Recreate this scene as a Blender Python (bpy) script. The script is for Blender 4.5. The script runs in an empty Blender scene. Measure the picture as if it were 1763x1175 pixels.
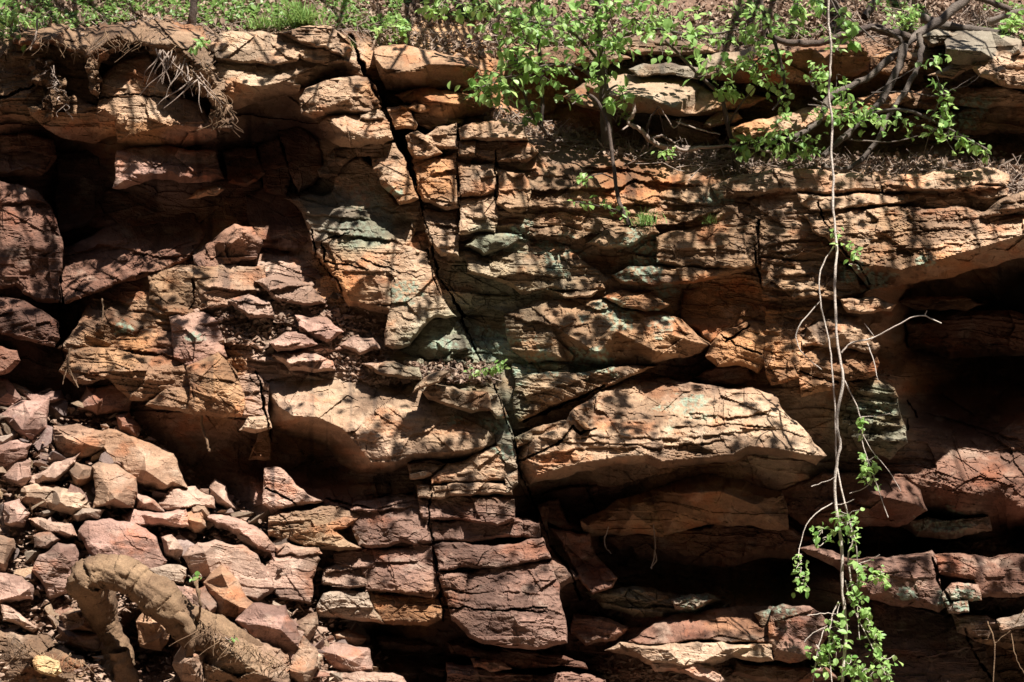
import bpy, bmesh, math, random
import numpy as np
from mathutils import Vector, Matrix, Euler
from mathutils.geometry import delaunay_2d_cdt
C = bpy.context.scene
COL = C.collection
R = math.radians

# ---------------------------------------------------------------- camera, sky, sun, exposure
CAMY, CAMZ, PITCH, F = -9.0, 1.6, R(5.0), 3150.0      # photograph pixels: 1763 x 1175
cam_d = bpy.data.cameras.new('camera'); cam = bpy.data.objects.new('camera', cam_d); COL.objects.link(cam)
cam.location = (0, CAMY, CAMZ); cam.rotation_euler = (R(90) + PITCH, 0, 0)
cam_d.sensor_width = 36; cam_d.lens = 36 * F / 1763; cam_d.clip_end = 2000
C.camera = cam
SUN = Vector((0.27, -0.44, 0.86)).normalized()
el = math.asin(SUN.z); az = math.atan2(SUN.x, SUN.y)
w = bpy.data.worlds.new('World'); C.world = w; w.use_nodes = True
nt = w.node_tree; bg = nt.nodes['Background']
sky = nt.nodes.new('ShaderNodeTexSky'); sky.sky_type = 'NISHITA'; sky.sun_disc = False
sky.sun_elevation = el; sky.sun_rotation = az
nt.links.new(sky.outputs[0], bg.inputs[0]); bg.inputs[1].default_value = 0.05
sl = bpy.data.lights.new('sun', 'SUN'); sl.energy = 5.0; sl.angle = R(0.5); sl.color = (1, .955, .88)
so = bpy.data.objects.new('sun', sl); COL.objects.link(so); so.rotation_euler = SUN.to_track_quat('Z', 'Y').to_euler()
C.view_settings.view_transform = 'Standard'; C.view_settings.look = 'None'
C.view_settings.exposure = 1.25; C.view_settings.gamma = 1
C.render.film_transparent = False
C.cycles.max_bounces = 5; C.cycles.diffuse_bounces = 2; C.cycles.transparent_max_bounces = 4
C.cycles.use_denoising = True

CP, SP = math.cos(PITCH), math.sin(PITCH)
def unproj(px, py, D):
    """photo pixel + distance D (cm, towards the camera from the wall plane y=0) -> world points"""
    px, py, D = np.broadcast_arrays(np.asarray(px, float), np.asarray(py, float), np.asarray(D, float))
    D = D + .036 * np.clip(py - 240, 0, 400)          # the wall leans out towards its foot
    a = (px - 881.5) / F; b = (587.5 - py) / F
    dy = CP - b * SP; dz = SP + b * CP
    t = (-D / 100 - CAMY) / dy
    return np.stack([a * t, CAMY + dy * t, CAMZ + dz * t], -1)
def W(px, py, D=0): return Vector(unproj(px, py, D).tolist())

# ---------------------------------------------------------------- noise
def _h(i, j, s):
    n = (i.astype(np.int64) * 374761393 + j.astype(np.int64) * 668265263 + int(s) * 1442695041) & 0xffffffff
    n = ((n ^ (n >> 13)) * 1274126177) & 0xffffffff
    n = ((n ^ (n >> 16)) * 2246822519) & 0xffffffff
    return ((n ^ (n >> 15)) & 0xffffff) / float(0xffffff)
def perlin(x, y, s=0):
    xi = np.floor(x); yi = np.floor(y); fx = x - xi; fy = y - yi
    xi = xi.astype(np.int64); yi = yi.astype(np.int64)
    u = fx * fx * fx * (fx * (fx * 6 - 15) + 10); v = fy * fy * fy * (fy * (fy * 6 - 15) + 10)
    def g(dx, dy):
        a = _h(xi + dx, yi + dy, s) * 6.2831853
        return np.cos(a) * (fx - dx) + np.sin(a) * (fy - dy)
    a = g(0, 0); b = g(1, 0); c = g(0, 1); d = g(1, 1)
    return 1.5 * ((a + u * (b - a)) + v * ((c + u * (d - c)) - (a + u * (b - a))))
def fbm(x, y, s=0, o=4, g=.5):
    r = 0; a = 1; n = 0
    for k in range(o):
        r = r + a * perlin(x * 2**k + 7.3 * k, y * 2**k - 3.1 * k, s + k); n += a; a *= g
    return r / n
def voro(x, y, s=0):
    """-> facet tilt value, F2-F1, id"""
    xi = np.floor(x).astype(np.int64); yi = np.floor(y).astype(np.int64)
    d1 = np.full(x.shape, 9.); d2 = np.full(x.shape, 9.); val = np.zeros(x.shape); idd = np.zeros(x.shape)
    for dx in (-1, 0, 1):
        for dy in (-1, 0, 1):
            i = xi + dx; j = yi + dy
            cx = i + _h(i, j, s); cy = j + _h(i, j, s + 1)
            ex = x - cx; ey = y - cy; d = np.sqrt(ex * ex + ey * ey)
            r = _h(i, j, s + 2); v = (r - .5) * 1.2 + ex * (_h(i, j, s + 3) - .5) * 2 + ey * (_h(i, j, s + 4) - .5) * 2
            m = d < d1
            d2 = np.where(m, d1, np.minimum(d2, d)); val = np.where(m, v, val); idd = np.where(m, r, idd); d1 = np.where(m, d, d1)
    return val, d2 - d1, idd
def sstep(a, b, x):
    t = np.clip((x - a) / (b - a), 0, 1); return t * t * (3 - 2 * t)
def brick(u, b, t, wd, s):
    k = np.floor(b / t); f = b / t - k; r = _h(k, k * 0 + 3, s)
    wk = wd * (.55 + .9 * r); uu = u / wk + r * 37; j = np.floor(uu); g = uu - j
    o = _h(k, j, s + 1)
    val = (o - .5) + (g - .5) * (_h(k, j, s + 2) - .5) * .9 + (f - .5) * (_h(k, j, s + 3) - .35) * .8
    return val, np.minimum(f, 1 - f) * t, np.minimum(g, 1 - g) * wk, o, _h(k, k * 0, s + 5)

def detail(px, py, seed=0, lam=1., dip=0., rough=1., soft=0.):
    """rock relief (cm) and its own colour variation at photo position px,py"""
    u = px / 350.; v = -py / 350.
    wrp = fbm(u * 1.7, v * 1.7, seed + 11, 3)
    wr2 = fbm(u * 7, v * 7, seed + 23, 3)
    b = v + dip * u + .075 * wrp + .007 * wr2
    uu = u + .08 * fbm(u * 2.2, v * 2.2, seed + 31, 3) + .015 * wr2 + .25 * v
    m = sstep(-.25, .35, fbm(u * 1.3, v * 2.2, seed + 41, 2))
    v1, e1, g1, o1, q1 = brick(uu, b, .125, .75, seed + 50)
    v2, e2, g2, o2, q2 = brick(uu, b + .01 * wrp, .041, .30, seed + 60)
    v3, e3, g3, o3, q3 = brick(uu, b, .0145, .13, seed + 70)
    f1, w1, i1 = voro(u * 4.2, v * 6, seed + 80)
    f2, w2, i2 = voro(u * 13 + wr2, v * 21, seed + 90)
    f3, w3, i3 = voro(u * 34, v * 60 + wr2, seed + 95)
    d = lam * (3.4 * v1 + (.4 + m) * 2.3 * v2 + (.15 + m) * 1.2 * v3)
    d = d + rough * (2.3 * f1 + .8 * f2 + .35 * f3) + rough * .8 * fbm(u * 9, v * 12, seed + 3, 5, .62)
    d = d + soft * 2.2 * fbm(u * 3, v * 3, seed + 5, 2)
    vw = .35 + 1.5 * np.clip(perlin(u * 6, v * 3, seed + 8) + .25, 0, 1)      # joints open and close along their length
    cm = sstep(.1, .4, fbm(u * 2.6, v * 5, seed + 7, 3) + .18)
    gr = (q1 > .55) * cm * sstep(.005 * vw, .0008, e1) * 5 + (q2 > .45) * cm * (.3 + m) * sstep(.0034 * vw, .0006, e2) * 3.2 + (q3 > .6) * m * sstep(.1, .3, perlin(u * 7, v * 9, seed + 9)) * sstep(.0022 * vw, .0004, e3) * 1.6
    gr = gr + (o1 > .72) * cm * sstep(.0035 * vw, .0008, g1) * 3 + (i1 > .75) * cm * sstep(.02 * vw, .0, w1) * 1.6
    f4, w4, i4 = voro(uu * 2.6 + .1 * wr2, (v + .45 * u) * 7, seed + 97); f5, w5, i5 = voro(u * 5.5 + v * 2, b * 11, seed + 98)
    gr = gr * .42 + sstep(.028 * vw, .004, w4) * sstep(.0, .3, fbm(u * 3, v * 4, seed + 17, 2) + .12) * 1.7 + sstep(.03 * vw, .004, w5) * sstep(.05, .3, fbm(u * 4, v * 5, seed + 19, 2)) * 1.1
    gr = gr * (.12 + 1.15 * sstep(-.12, .25, fbm(u * 1.15, v * 1.9, seed + 27, 2)))
    d = d + lam * .9 * f4
    d = d - gr * (.3 + .6 * lam)
    col = 1 + .20 * (o1 - .5) + .26 * (o2 - .5) * m + .2 * (i2 - .5) + .16 * (i1 - .5) + .12 * (i3 - .5)
    return d, col, m, gr

# ---------------------------------------------------------------- colour of the stone; d also puts shade of the hollows into the colour
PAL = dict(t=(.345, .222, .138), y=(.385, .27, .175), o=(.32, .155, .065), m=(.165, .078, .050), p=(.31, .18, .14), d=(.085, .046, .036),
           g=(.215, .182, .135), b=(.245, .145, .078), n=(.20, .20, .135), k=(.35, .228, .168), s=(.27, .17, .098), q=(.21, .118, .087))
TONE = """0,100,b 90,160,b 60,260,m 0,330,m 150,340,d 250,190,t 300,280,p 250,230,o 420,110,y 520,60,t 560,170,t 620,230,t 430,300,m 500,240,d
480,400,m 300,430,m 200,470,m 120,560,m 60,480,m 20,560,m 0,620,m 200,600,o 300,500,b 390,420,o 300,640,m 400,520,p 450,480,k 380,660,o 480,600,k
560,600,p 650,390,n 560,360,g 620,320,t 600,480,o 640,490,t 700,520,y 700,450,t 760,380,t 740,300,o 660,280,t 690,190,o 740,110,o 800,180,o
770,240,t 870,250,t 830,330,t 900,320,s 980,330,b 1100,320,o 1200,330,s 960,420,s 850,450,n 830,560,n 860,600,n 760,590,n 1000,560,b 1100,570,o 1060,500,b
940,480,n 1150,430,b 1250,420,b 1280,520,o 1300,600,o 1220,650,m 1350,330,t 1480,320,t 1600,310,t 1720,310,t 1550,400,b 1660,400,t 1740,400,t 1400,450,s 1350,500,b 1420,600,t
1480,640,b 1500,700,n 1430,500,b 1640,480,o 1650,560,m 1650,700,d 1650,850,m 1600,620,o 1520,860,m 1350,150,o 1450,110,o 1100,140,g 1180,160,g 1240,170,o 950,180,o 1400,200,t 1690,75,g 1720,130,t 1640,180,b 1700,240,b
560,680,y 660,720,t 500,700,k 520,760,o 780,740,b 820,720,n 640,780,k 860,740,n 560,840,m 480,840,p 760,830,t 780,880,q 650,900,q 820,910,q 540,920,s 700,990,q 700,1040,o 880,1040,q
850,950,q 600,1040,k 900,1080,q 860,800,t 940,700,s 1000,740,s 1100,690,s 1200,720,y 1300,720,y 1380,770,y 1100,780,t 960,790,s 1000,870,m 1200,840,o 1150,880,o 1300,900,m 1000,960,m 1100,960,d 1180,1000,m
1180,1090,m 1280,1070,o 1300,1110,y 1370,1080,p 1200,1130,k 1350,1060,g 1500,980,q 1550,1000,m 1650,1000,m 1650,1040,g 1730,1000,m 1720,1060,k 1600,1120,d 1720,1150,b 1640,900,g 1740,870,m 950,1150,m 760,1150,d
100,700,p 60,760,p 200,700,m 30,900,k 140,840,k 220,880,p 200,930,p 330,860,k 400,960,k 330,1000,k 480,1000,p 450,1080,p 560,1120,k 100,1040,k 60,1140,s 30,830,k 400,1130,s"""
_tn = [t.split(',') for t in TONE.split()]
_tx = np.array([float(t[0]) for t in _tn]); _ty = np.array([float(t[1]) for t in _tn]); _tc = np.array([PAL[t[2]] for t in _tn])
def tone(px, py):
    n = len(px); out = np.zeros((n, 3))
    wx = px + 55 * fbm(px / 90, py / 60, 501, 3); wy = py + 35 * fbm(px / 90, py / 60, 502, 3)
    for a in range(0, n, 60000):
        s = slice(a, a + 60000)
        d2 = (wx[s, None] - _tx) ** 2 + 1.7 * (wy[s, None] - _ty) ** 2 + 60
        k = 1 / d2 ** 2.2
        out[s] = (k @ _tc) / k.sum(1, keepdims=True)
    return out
LICH = """850,600,70 760,600,40 960,440,60 1100,420,50 1100,460,55 1050,540,60 1130,560,40 920,630,60 1020,625,60 1150,500,30 1180,705,50 1500,480,40 1590,450,30 1470,470,40 1500,700,45 970,470,20
640,340,60 700,500,40 860,730,35 780,730,30 870,780,30 1200,1040,40 1640,900,60 1340,1060,40 1650,1030,50 620,400,60 330,580,25 210,560,25 1560,1020,30 1680,180,40 1640,210,40 60,800,20 900,400,40 1230,345,40"""
LI = [tuple(map(float, t.split(','))) for t in LICH.split()]
def paint(px, py, colv, m, gr, seed, base=None, lich=1., stain=1.):
    u = px / 350.; v = -py / 350.
    c = tone(px, py) if base is None else np.tile(np.array(base), (len(px), 1)) * .6 + tone(px, py) * .4
    sat = fbm(u * 5, v * 8, seed + 201, 4)
    c = c * (1 + .24 * sat[:, None] * np.array([.8, 1., 1.15]))
    c = c * colv[:, None]
    lm = fbm(u * 3 + v * 1.5, (v + .07 * u + .06 * fbm(u * 1.7, v * 1.7, 12, 2)) * 48, seed + 205, 3, .6)
    c = c * (1 + .30 * lm[:, None] * np.array([.8, 1, 1.1]))
    # iron staining (rusty) and pale bleached patches
    ru = sstep(.08, .4, fbm(u * 3.6, v * 6, seed + 210, 5, .6))[:, None] * .8
    c = c * (1 - ru) + ru * c * np.array([1.12, .78, .58])
    pl = sstep(.12, .45, fbm(u * 6, v * 11, seed + 220, 5, .6))[:, None] * .45
    c = c * (1 - pl) + pl * (c * .6 + np.array([.24, .20, .155]))
    # dark brown weathering skin with a grainy edge
    pt = sstep(.02, .22, fbm(u * 2.3, v * 4.2, seed + 225, 3) + .28 * fbm(u * 26, v * 34, seed + 226, 4, .6))[:, None] * .8
    c = c * (1 - pt * np.array([.52, .56, .58]))
    # dark vertical water / algae streaks, dark specks
    st = sstep(.08, .5, fbm(u * 16, v * 1.6, seed + 230, 3)) * sstep(-.05, .3, fbm(u * 1.6, v * 1.9, seed + 235, 2)) * .62 * stain
    c = c * (1 - st[:, None] * np.array([.86, .85, .80]))
    sp = sstep(.28, .42, fbm(u * 48, v * 60, seed + 240, 3)) * sstep(-.2, .3, fbm(u * 4, v * 4, seed + 245, 2)) * .6
    c = c * (1 - sp[:, None])
    if lich:
        f = np.zeros(len(px))
        for x, y, r in LI: f = np.maximum(f, np.exp(-((px - x) ** 2 + 2.2 * (py - y) ** 2) / (r * r)))
        L = sstep(.43, .56, f * .7 + .75 * fbm(u * 7, v * 13, seed + 250, 5, .62)) * (f > .05)
        L = L * sstep(-.35, .25, fbm(u * 50, v * 50, seed + 255, 2)) * .8 * lich
        c = c * (1 - L[:, None]) + L[:, None] * np.array([.22, .29, .215])
    c = c * (1 - np.clip(gr, 0, 3)[:, None] * .07)  # darker along cracks and just below bed edges
    lum = c.mean(1, keepdims=True); c = lum + (c - lum) * .98
    return np.clip(c, .012, .8)

# ---------------------------------------------------------------- mesh helpers
def mk(name, V, Q, mat, parent=None, col=None, smooth=False):
    V = np.asarray(V, np.float32); Q = np.asarray(Q, np.int32); k = Q.shape[1]
    me = bpy.data.meshes.new(name); me.vertices.add(len(V)); me.vertices.foreach_set('co', V.ravel())
    me.loops.add(Q.size); me.loops.foreach_set('vertex_index', Q.ravel())
    me.polygons.add(len(Q)); me.polygons.foreach_set('loop_start', np.arange(0, Q.size, k, dtype=np.int32))
    me.polygons.foreach_set('use_smooth', np.full(len(Q), smooth))
    me.update(calc_edges=True)
    if col is not None:
        a = me.color_attributes.new('stone', 'FLOAT_COLOR', 'POINT')
        a.data.foreach_set('color', np.concatenate([col, np.ones((len(col), 1))], 1).astype(np.float32).ravel())
    if mat: me.materials.append(mat)
    o = bpy.data.objects.new(name, me); COL.objects.link(o); o.parent = parent
    return o
def tag(o, label=None, cat=None, group=None, kind=None):
    for k, v in (('label', label), ('category', cat), ('group', group), ('kind', kind)):
        if v: o[k] = v
    return o
def empty(name, loc=(0, 0, 0)):
    o = bpy.data.objects.new(name, None); COL.objects.link(o); o.location = loc; o.empty_display_size = .1; return o
def grid_quads(ny, nx, keep=None):
    i = np.arange(ny * nx).reshape(ny, nx)
    q = np.stack([i[:-1, :-1], i[1:, :-1], i[1:, 1:], i[:-1, 1:]], -1)
    if keep is not None:
        k = keep[:-1, :-1] & keep[1:, :-1] & keep[1:, 1:] & keep[:-1, 1:]; q = q[k]
    return q.reshape(-1, 4)
def compact(V, Q, col=None):
    used = np.zeros(len(V), bool); used[Q.ravel()] = True; mp = np.cumsum(used) - 1
    return V[used], mp[Q], (col[used] if col is not None else None)

# ---------------------------------------------------------------- materials
def mat(name):
    m = bpy.data.materials.new(name); m.use_nodes = True; n = m.node_tree
    return m, n, n.nodes['Principled BSDF']
def N(n, t, **kw):
    x = n.nodes.new(t)
    for k, v in kw.items(): setattr(x, k, v)
    return x
def rock_mat(name, attr=True, c1=(.4, .27, .2), c2=(.3, .17, .13), bump=.5, rough=.82, fine=170, objvar=False):
    m, n, p = mat(name); L = n.links.new
    tc = N(n, 'ShaderNodeTexCoord'); src = tc.outputs['Object']
    if objvar:
        oi = N(n, 'ShaderNodeObjectInfo'); ad = N(n, 'ShaderNodeVectorMath', operation='ADD'); L(src, ad.inputs[0]); L(oi.outputs['Location'], ad.inputs[1]); src = ad.outputs[0]
    n1 = N(n, 'ShaderNodeTexNoise'); n1.inputs['Scale'].default_value = fine; n1.inputs['Detail'].default_value = 5; n1.inputs['Roughness'].default_value = .7
    n2 = N(n, 'ShaderNodeTexNoise'); n2.inputs['Scale'].default_value = 32; n2.inputs['Detail'].default_value = 6; n2.inputs['Roughness'].default_value = .65
    L(src, n1.inputs['Vector']); L(src, n2.inputs['Vector'])
    if attr:
        a = N(n, 'ShaderNodeAttribute', attribute_name='stone'); base = a.outputs['Color']
    else:
        cr = N(n, 'ShaderNodeValToRGB'); e = cr.color_ramp.elements
        e[0].position = .32; e[0].color = (*c2, 1); e[1].position = .68; e[1].color = (*c1, 1)
        n3 = N(n, 'ShaderNodeTexNoise'); n3.inputs['Scale'].default_value = 7; n3.inputs['Detail'].default_value = 5; L(src, n3.inputs['Vector'])
        L(n3.outputs[0], cr.inputs[0]); base = cr.outputs[0]
        if objvar:
            hs = N(n, 'ShaderNodeHueSaturation'); L(base, hs.inputs['Color'])
            for (o_, lo, hi, sock) in ((0, .49, .53, 'Hue'), (1, .65, 1.15, 'Saturation'), (2, .38, 1.05, 'Value')):
                ml = N(n, 'ShaderNodeMath', operation='MULTIPLY'); ml.inputs[1].default_value = (1, 7.31, 13.7)[o_]; L(oi.outputs['Random'], ml.inputs[0])
                fr = N(n, 'ShaderNodeMath', operation='FRACT'); L(ml.outputs[0], fr.inputs[0])
                mr = N(n, 'ShaderNodeMapRange'); mr.inputs['To Min'].default_value = lo; mr.inputs['To Max'].default_value = hi
                L(fr.outputs[0], mr.inputs['Value']); L(mr.outputs[0], hs.inputs[sock])
            base = hs.outputs[0]
    mr = N(n, 'ShaderNodeMapRange'); mr.inputs['From Min'].default_value = .3; mr.inputs['From Max'].default_value = .7
    mr.inputs['To Min'].default_value = .68; mr.inputs['To Max'].default_value = 1.32; L(n1.outputs[0], mr.inputs['Value'])
    mr2 = N(n, 'ShaderNodeMapRange'); mr2.inputs['From Min'].default_value = .3; mr2.inputs['From Max'].default_value = .7
    mr2.inputs['To Min'].default_value = .86; mr2.inputs['To Max'].default_value = 1.14; L(n2.outputs[0], mr2.inputs['Value'])
    mm = N(n, 'ShaderNodeMath', operation='MULTIPLY'); L(mr.outputs[0], mm.inputs[0]); L(mr2.outputs[0], mm.inputs[1])
    vm = N(n, 'ShaderNodeVectorMath', operation='SCALE'); L(base, vm.inputs[0]); L(mm.outputs[0], vm.inputs['Scale'])
    L(vm.outputs[0], p.inputs['Base Color']); p.inputs['Roughness'].default_value = rough
    p.inputs['Specular IOR Level'].default_value = .35
    bp = N(n, 'ShaderNodeBump'); bp.inputs['Strength'].default_value = bump; bp.inputs['Distance'].default_value = .012
    sm = N(n, 'ShaderNodeMath', operation='ADD'); L(n1.outputs[0], sm.inputs[0]); L(n2.outputs[0], sm.inputs[1])
    L(sm.outputs[0], bp.inputs['Height']); L(bp.outputs[0], p.inputs['Normal'])
    return m
ROCK = rock_mat('bedded_rock')
SCREE = rock_mat('scree_rock', False, (.36, .235, .175), (.22, .11, .08), objvar=True, fine=120)
SOIL = rock_mat('soil', True, bump=1., fine=90, rough=.95)
def leaf_mat(name, c1, c2, tr=.45, rough=.45):
    m, n, p = mat(name); L = n.links.new
    a = N(n, 'ShaderNodeAttribute', attribute_name='stone'); sp = N(n, 'ShaderNodeSeparateColor'); L(a.outputs['Color'], sp.inputs[0])
    mx = N(n, 'ShaderNodeMix', data_type='RGBA'); mx.inputs['A'].default_value = (*c1, 1); mx.inputs['B'].default_value = (*c2, 1); L(sp.outputs[0], mx.inputs['Factor'])
    L(mx.outputs['Result'], p.inputs['Base Color']); p.inputs['Roughness'].default_value = rough
    p.inputs['Specular IOR Level'].default_value = .4
    t = N(n, 'ShaderNodeBsdfTranslucent'); hs = N(n, 'ShaderNodeHueSaturation'); hs.inputs['Value'].default_value = 1.5; hs.inputs['Hue'].default_value = .485
    L(mx.outputs['Result'], hs.inputs['Color']); L(hs.outputs[0], t.inputs['Color'])
    ms = N(n, 'ShaderNodeMixShader'); ms.inputs[0].default_value = tr; L(p.outputs[0], ms.inputs[1]); L(t.outputs[0], ms.inputs[2])
    L(ms.outputs[0], n.nodes['Material Output'].inputs['Surface'])
    return m
LEAF = leaf_mat('green_leaf', (.13, .29, .06), (.40, .56, .20))
LEAFD = leaf_mat('canopy_leaf', (.05, .12, .03), (.09, .19, .05), .25)
GRASS = leaf_mat('ground_plant_leaf', (.09, .18, .04), (.26, .40, .12), .35)
LITTER = leaf_mat('dead_leaf', (.12, .07, .045), (.42, .31, .23), .08, .8)
def bark_mat(name, c1, c2):
    return rock_mat(name, False, c1, c2, bump=.6, fine=140, rough=.85)
BARKG = bark_mat('grey_bark', (.17, .135, .11), (.06, .045, .038))
BARKD = bark_mat('dark_bark', (.12, .085, .065), (.05, .035, .03))
BARKW = bark_mat('pale_vine_bark', (.62, .54, .47), (.42, .34, .29))
ROOTM = bark_mat('root_bark', (.26, .165, .095), (.10, .055, .03))
TWIG = bark_mat('dry_twig', (.42, .33, .27), (.20, .14, .11))
# ---------------------------------------------------------------- the cliff behind everything: depth control points (px, py, cm towards the camera)
BASE = """-500,-300,-240 300,-300,-240 900,-300,-240 1500,-300,-240 2300,-300,-240 -500,0,-90 0,0,-78 300,0,-75 600,0,-80 900,0,-120 1200,0,-125 1500,0,-110 1763,0,-105 2300,0,-110
-500,60,-22 0,60,-22 120,50,-22 300,45,-18 450,45,-14 580,45,-20 640,60,-60 720,60,-58 850,70,-75 1000,75,-85 1200,70,-85 1400,55,-75 1550,50,-70 1763,45,-65 2300,60,-60
0,90,-8 150,90,-10 300,80,-6 450,80,-8 570,85,-10 700,110,-35 830,110,-60 1000,110,-75 1200,110,-70 1400,100,-55 1600,100,-50 1763,100,-45 2300,110,-45
0,150,-14 150,150,-16 300,150,-12 450,150,-15 580,150,-14 660,170,-60 760,170,-30 900,170,-70 1100,170,-65 1300,170,-60 1500,160,-62 1650,180,-55 1763,180,-50
0,200,-20 150,210,-26 300,220,-20 440,210,-45 520,230,-55 600,210,-14 690,215,-60 740,215,-18 850,210,-35 950,215,-55 1100,215,-58 1300,215,-52 1500,215,-58 1650,220,-62 1763,220,-58
0,260,-52 120,260,-85 250,290,-40 400,270,-60 500,290,-58 590,270,-18 690,260,-30 720,300,-18 760,260,-5 850,240,-2 930,250,-12 1050,265,-14 1200,270,-20 1400,265,-30 1550,270,-35 1763,265,-35 2300,260,-30
0,330,-55 120,330,-85 250,350,-52 400,360,-46 500,360,-46 560,340,-30 640,320,-10 720,350,-8 850,300,4 1000,300,4 1200,305,2 1400,300,0 1600,295,0 1763,300,0 2300,300,0
0,400,-32 60,400,-42 115,420,-70 200,420,-38 300,410,-34 420,400,-38 500,400,-42 560,410,-12 650,400,-4 740,400,-5 850,380,6 1000,380,5 1200,380,5 1400,380,6 1600,400,2 1763,400,2 2300,400,0
0,480,-22 60,480,-26 110,500,-70 180,500,-26 300,490,-14 450,480,-18 550,480,-14 620,480,-6 740,500,-4 800,500,-10 900,470,2 1050,460,0 1200,500,-14 1300,470,2 1450,450,0 1500,500,-22 1560,520,-150 1763,490,-230 2300,480,-230
0,560,-18 60,560,-25 105,580,-55 180,580,-12 300,570,-4 450,540,-6 560,560,-2 640,560,-6 720,580,-18 830,580,-14 900,570,0 1100,560,0 1240,560,-22 1320,560,-2 1450,560,-2 1520,560,-22 1575,580,-190 1763,580,-250
0,640,-40 100,650,-40 200,640,-4 330,630,-2 450,620,4 560,640,4 680,640,2 820,640,0 880,650,-6 1000,645,-8 1150,640,-18 1250,650,-32 1340,640,-6 1450,650,-4 1535,650,-14 1590,660,-130 1763,650,-180 2300,650,-180
0,700,-6 100,690,-15 200,700,-10 300,700,-8 400,700,-4 500,680,8 650,690,14 800,690,12 900,700,4 1050,700,10 1200,700,12 1300,700,8 1400,710,-16 1500,710,-16 1560,720,-30 1620,720,-70 1763,720,-70 2300,720,-70
0,780,20 120,770,10 250,780,-5 350,790,-28 450,780,-35 560,800,-30 700,790,-8 800,780,0 890,780,-8 1000,780,5 1200,780,10 1350,760,5 1420,790,-30 1520,790,-30 1600,790,-45 1763,790,-52 2300,790,-50
0,860,38 150,860,30 300,860,10 400,880,0 480,860,14 600,850,0 740,850,12 850,850,12 930,860,-32 1000,850,-30 1150,850,-12 1300,860,-16 1420,860,-45 1540,870,-42 1650,880,-46 1763,880,-52
0,950,58 150,950,50 300,950,36 420,950,26 540,950,12 650,940,14 800,940,16 930,930,-30 1050,930,-50 1200,940,-85 1350,930,-120 1450,925,-150 1600,925,-165 1763,925,-165 2300,930,-165
0,1030,80 150,1030,70 300,1030,60 430,1030,45 540,1020,12 650,1030,14 800,1030,18 930,1030,-22 1050,1010,-32 1200,1005,-60 1350,1010,-80 1450,1000,-28 1600,990,-24 1763,990,-26
0,1100,105 150,1100,95 300,1100,90 450,1090,70 560,1100,38 650,1090,-70 780,1080,-22 930,1080,-22 1030,1080,-38 1150,1075,-12 1300,1080,-12 1430,1090,-42 1550,1090,-50 1763,1090,-40
0,1175,130 200,1175,125 400,1175,115 550,1160,70 660,1165,20 800,1165,-40 950,1165,-38 1100,1165,-12 1300,1165,-40 1500,1160,-40 1763,1160,-38 -500,300,-60 -500,700,-10 -500,1175,130
-500,1500,230 300,1500,230 700,1500,120 1100,1500,40 1763,1500,20 2300,1500,20 2300,1100,-30"""
_b = np.array([list(map(float, t.split(','))) for t in BASE.split()])
def _k(dx, dy): return np.sqrt(dx * dx + (1.35 * dy) ** 2 + 64)
_n = len(_b); _A = np.ones((_n + 1, _n + 1)); _A[_n, _n] = 0
_A[:_n, :_n] = _k(_b[:, None, 0] - _b[None, :, 0], _b[:, None, 1] - _b[None, :, 1]) + np.eye(_n) * -1.5
_wt = np.linalg.solve(_A, np.append(_b[:, 2], 0))
def base_depth(px, py):
    px = np.asarray(px, float); py = np.asarray(py, float); sh = px.shape; px = px.ravel(); py = py.ravel(); o = np.zeros(len(px))
    for a in range(0, len(px), 50000):
        s = slice(a, a + 50000)
        o[s] = _k(px[s, None] - _b[:, 0], py[s, None] - _b[:, 1]) @ _wt[:_n] + _wt[_n]
    return o.reshape(sh)

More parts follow.
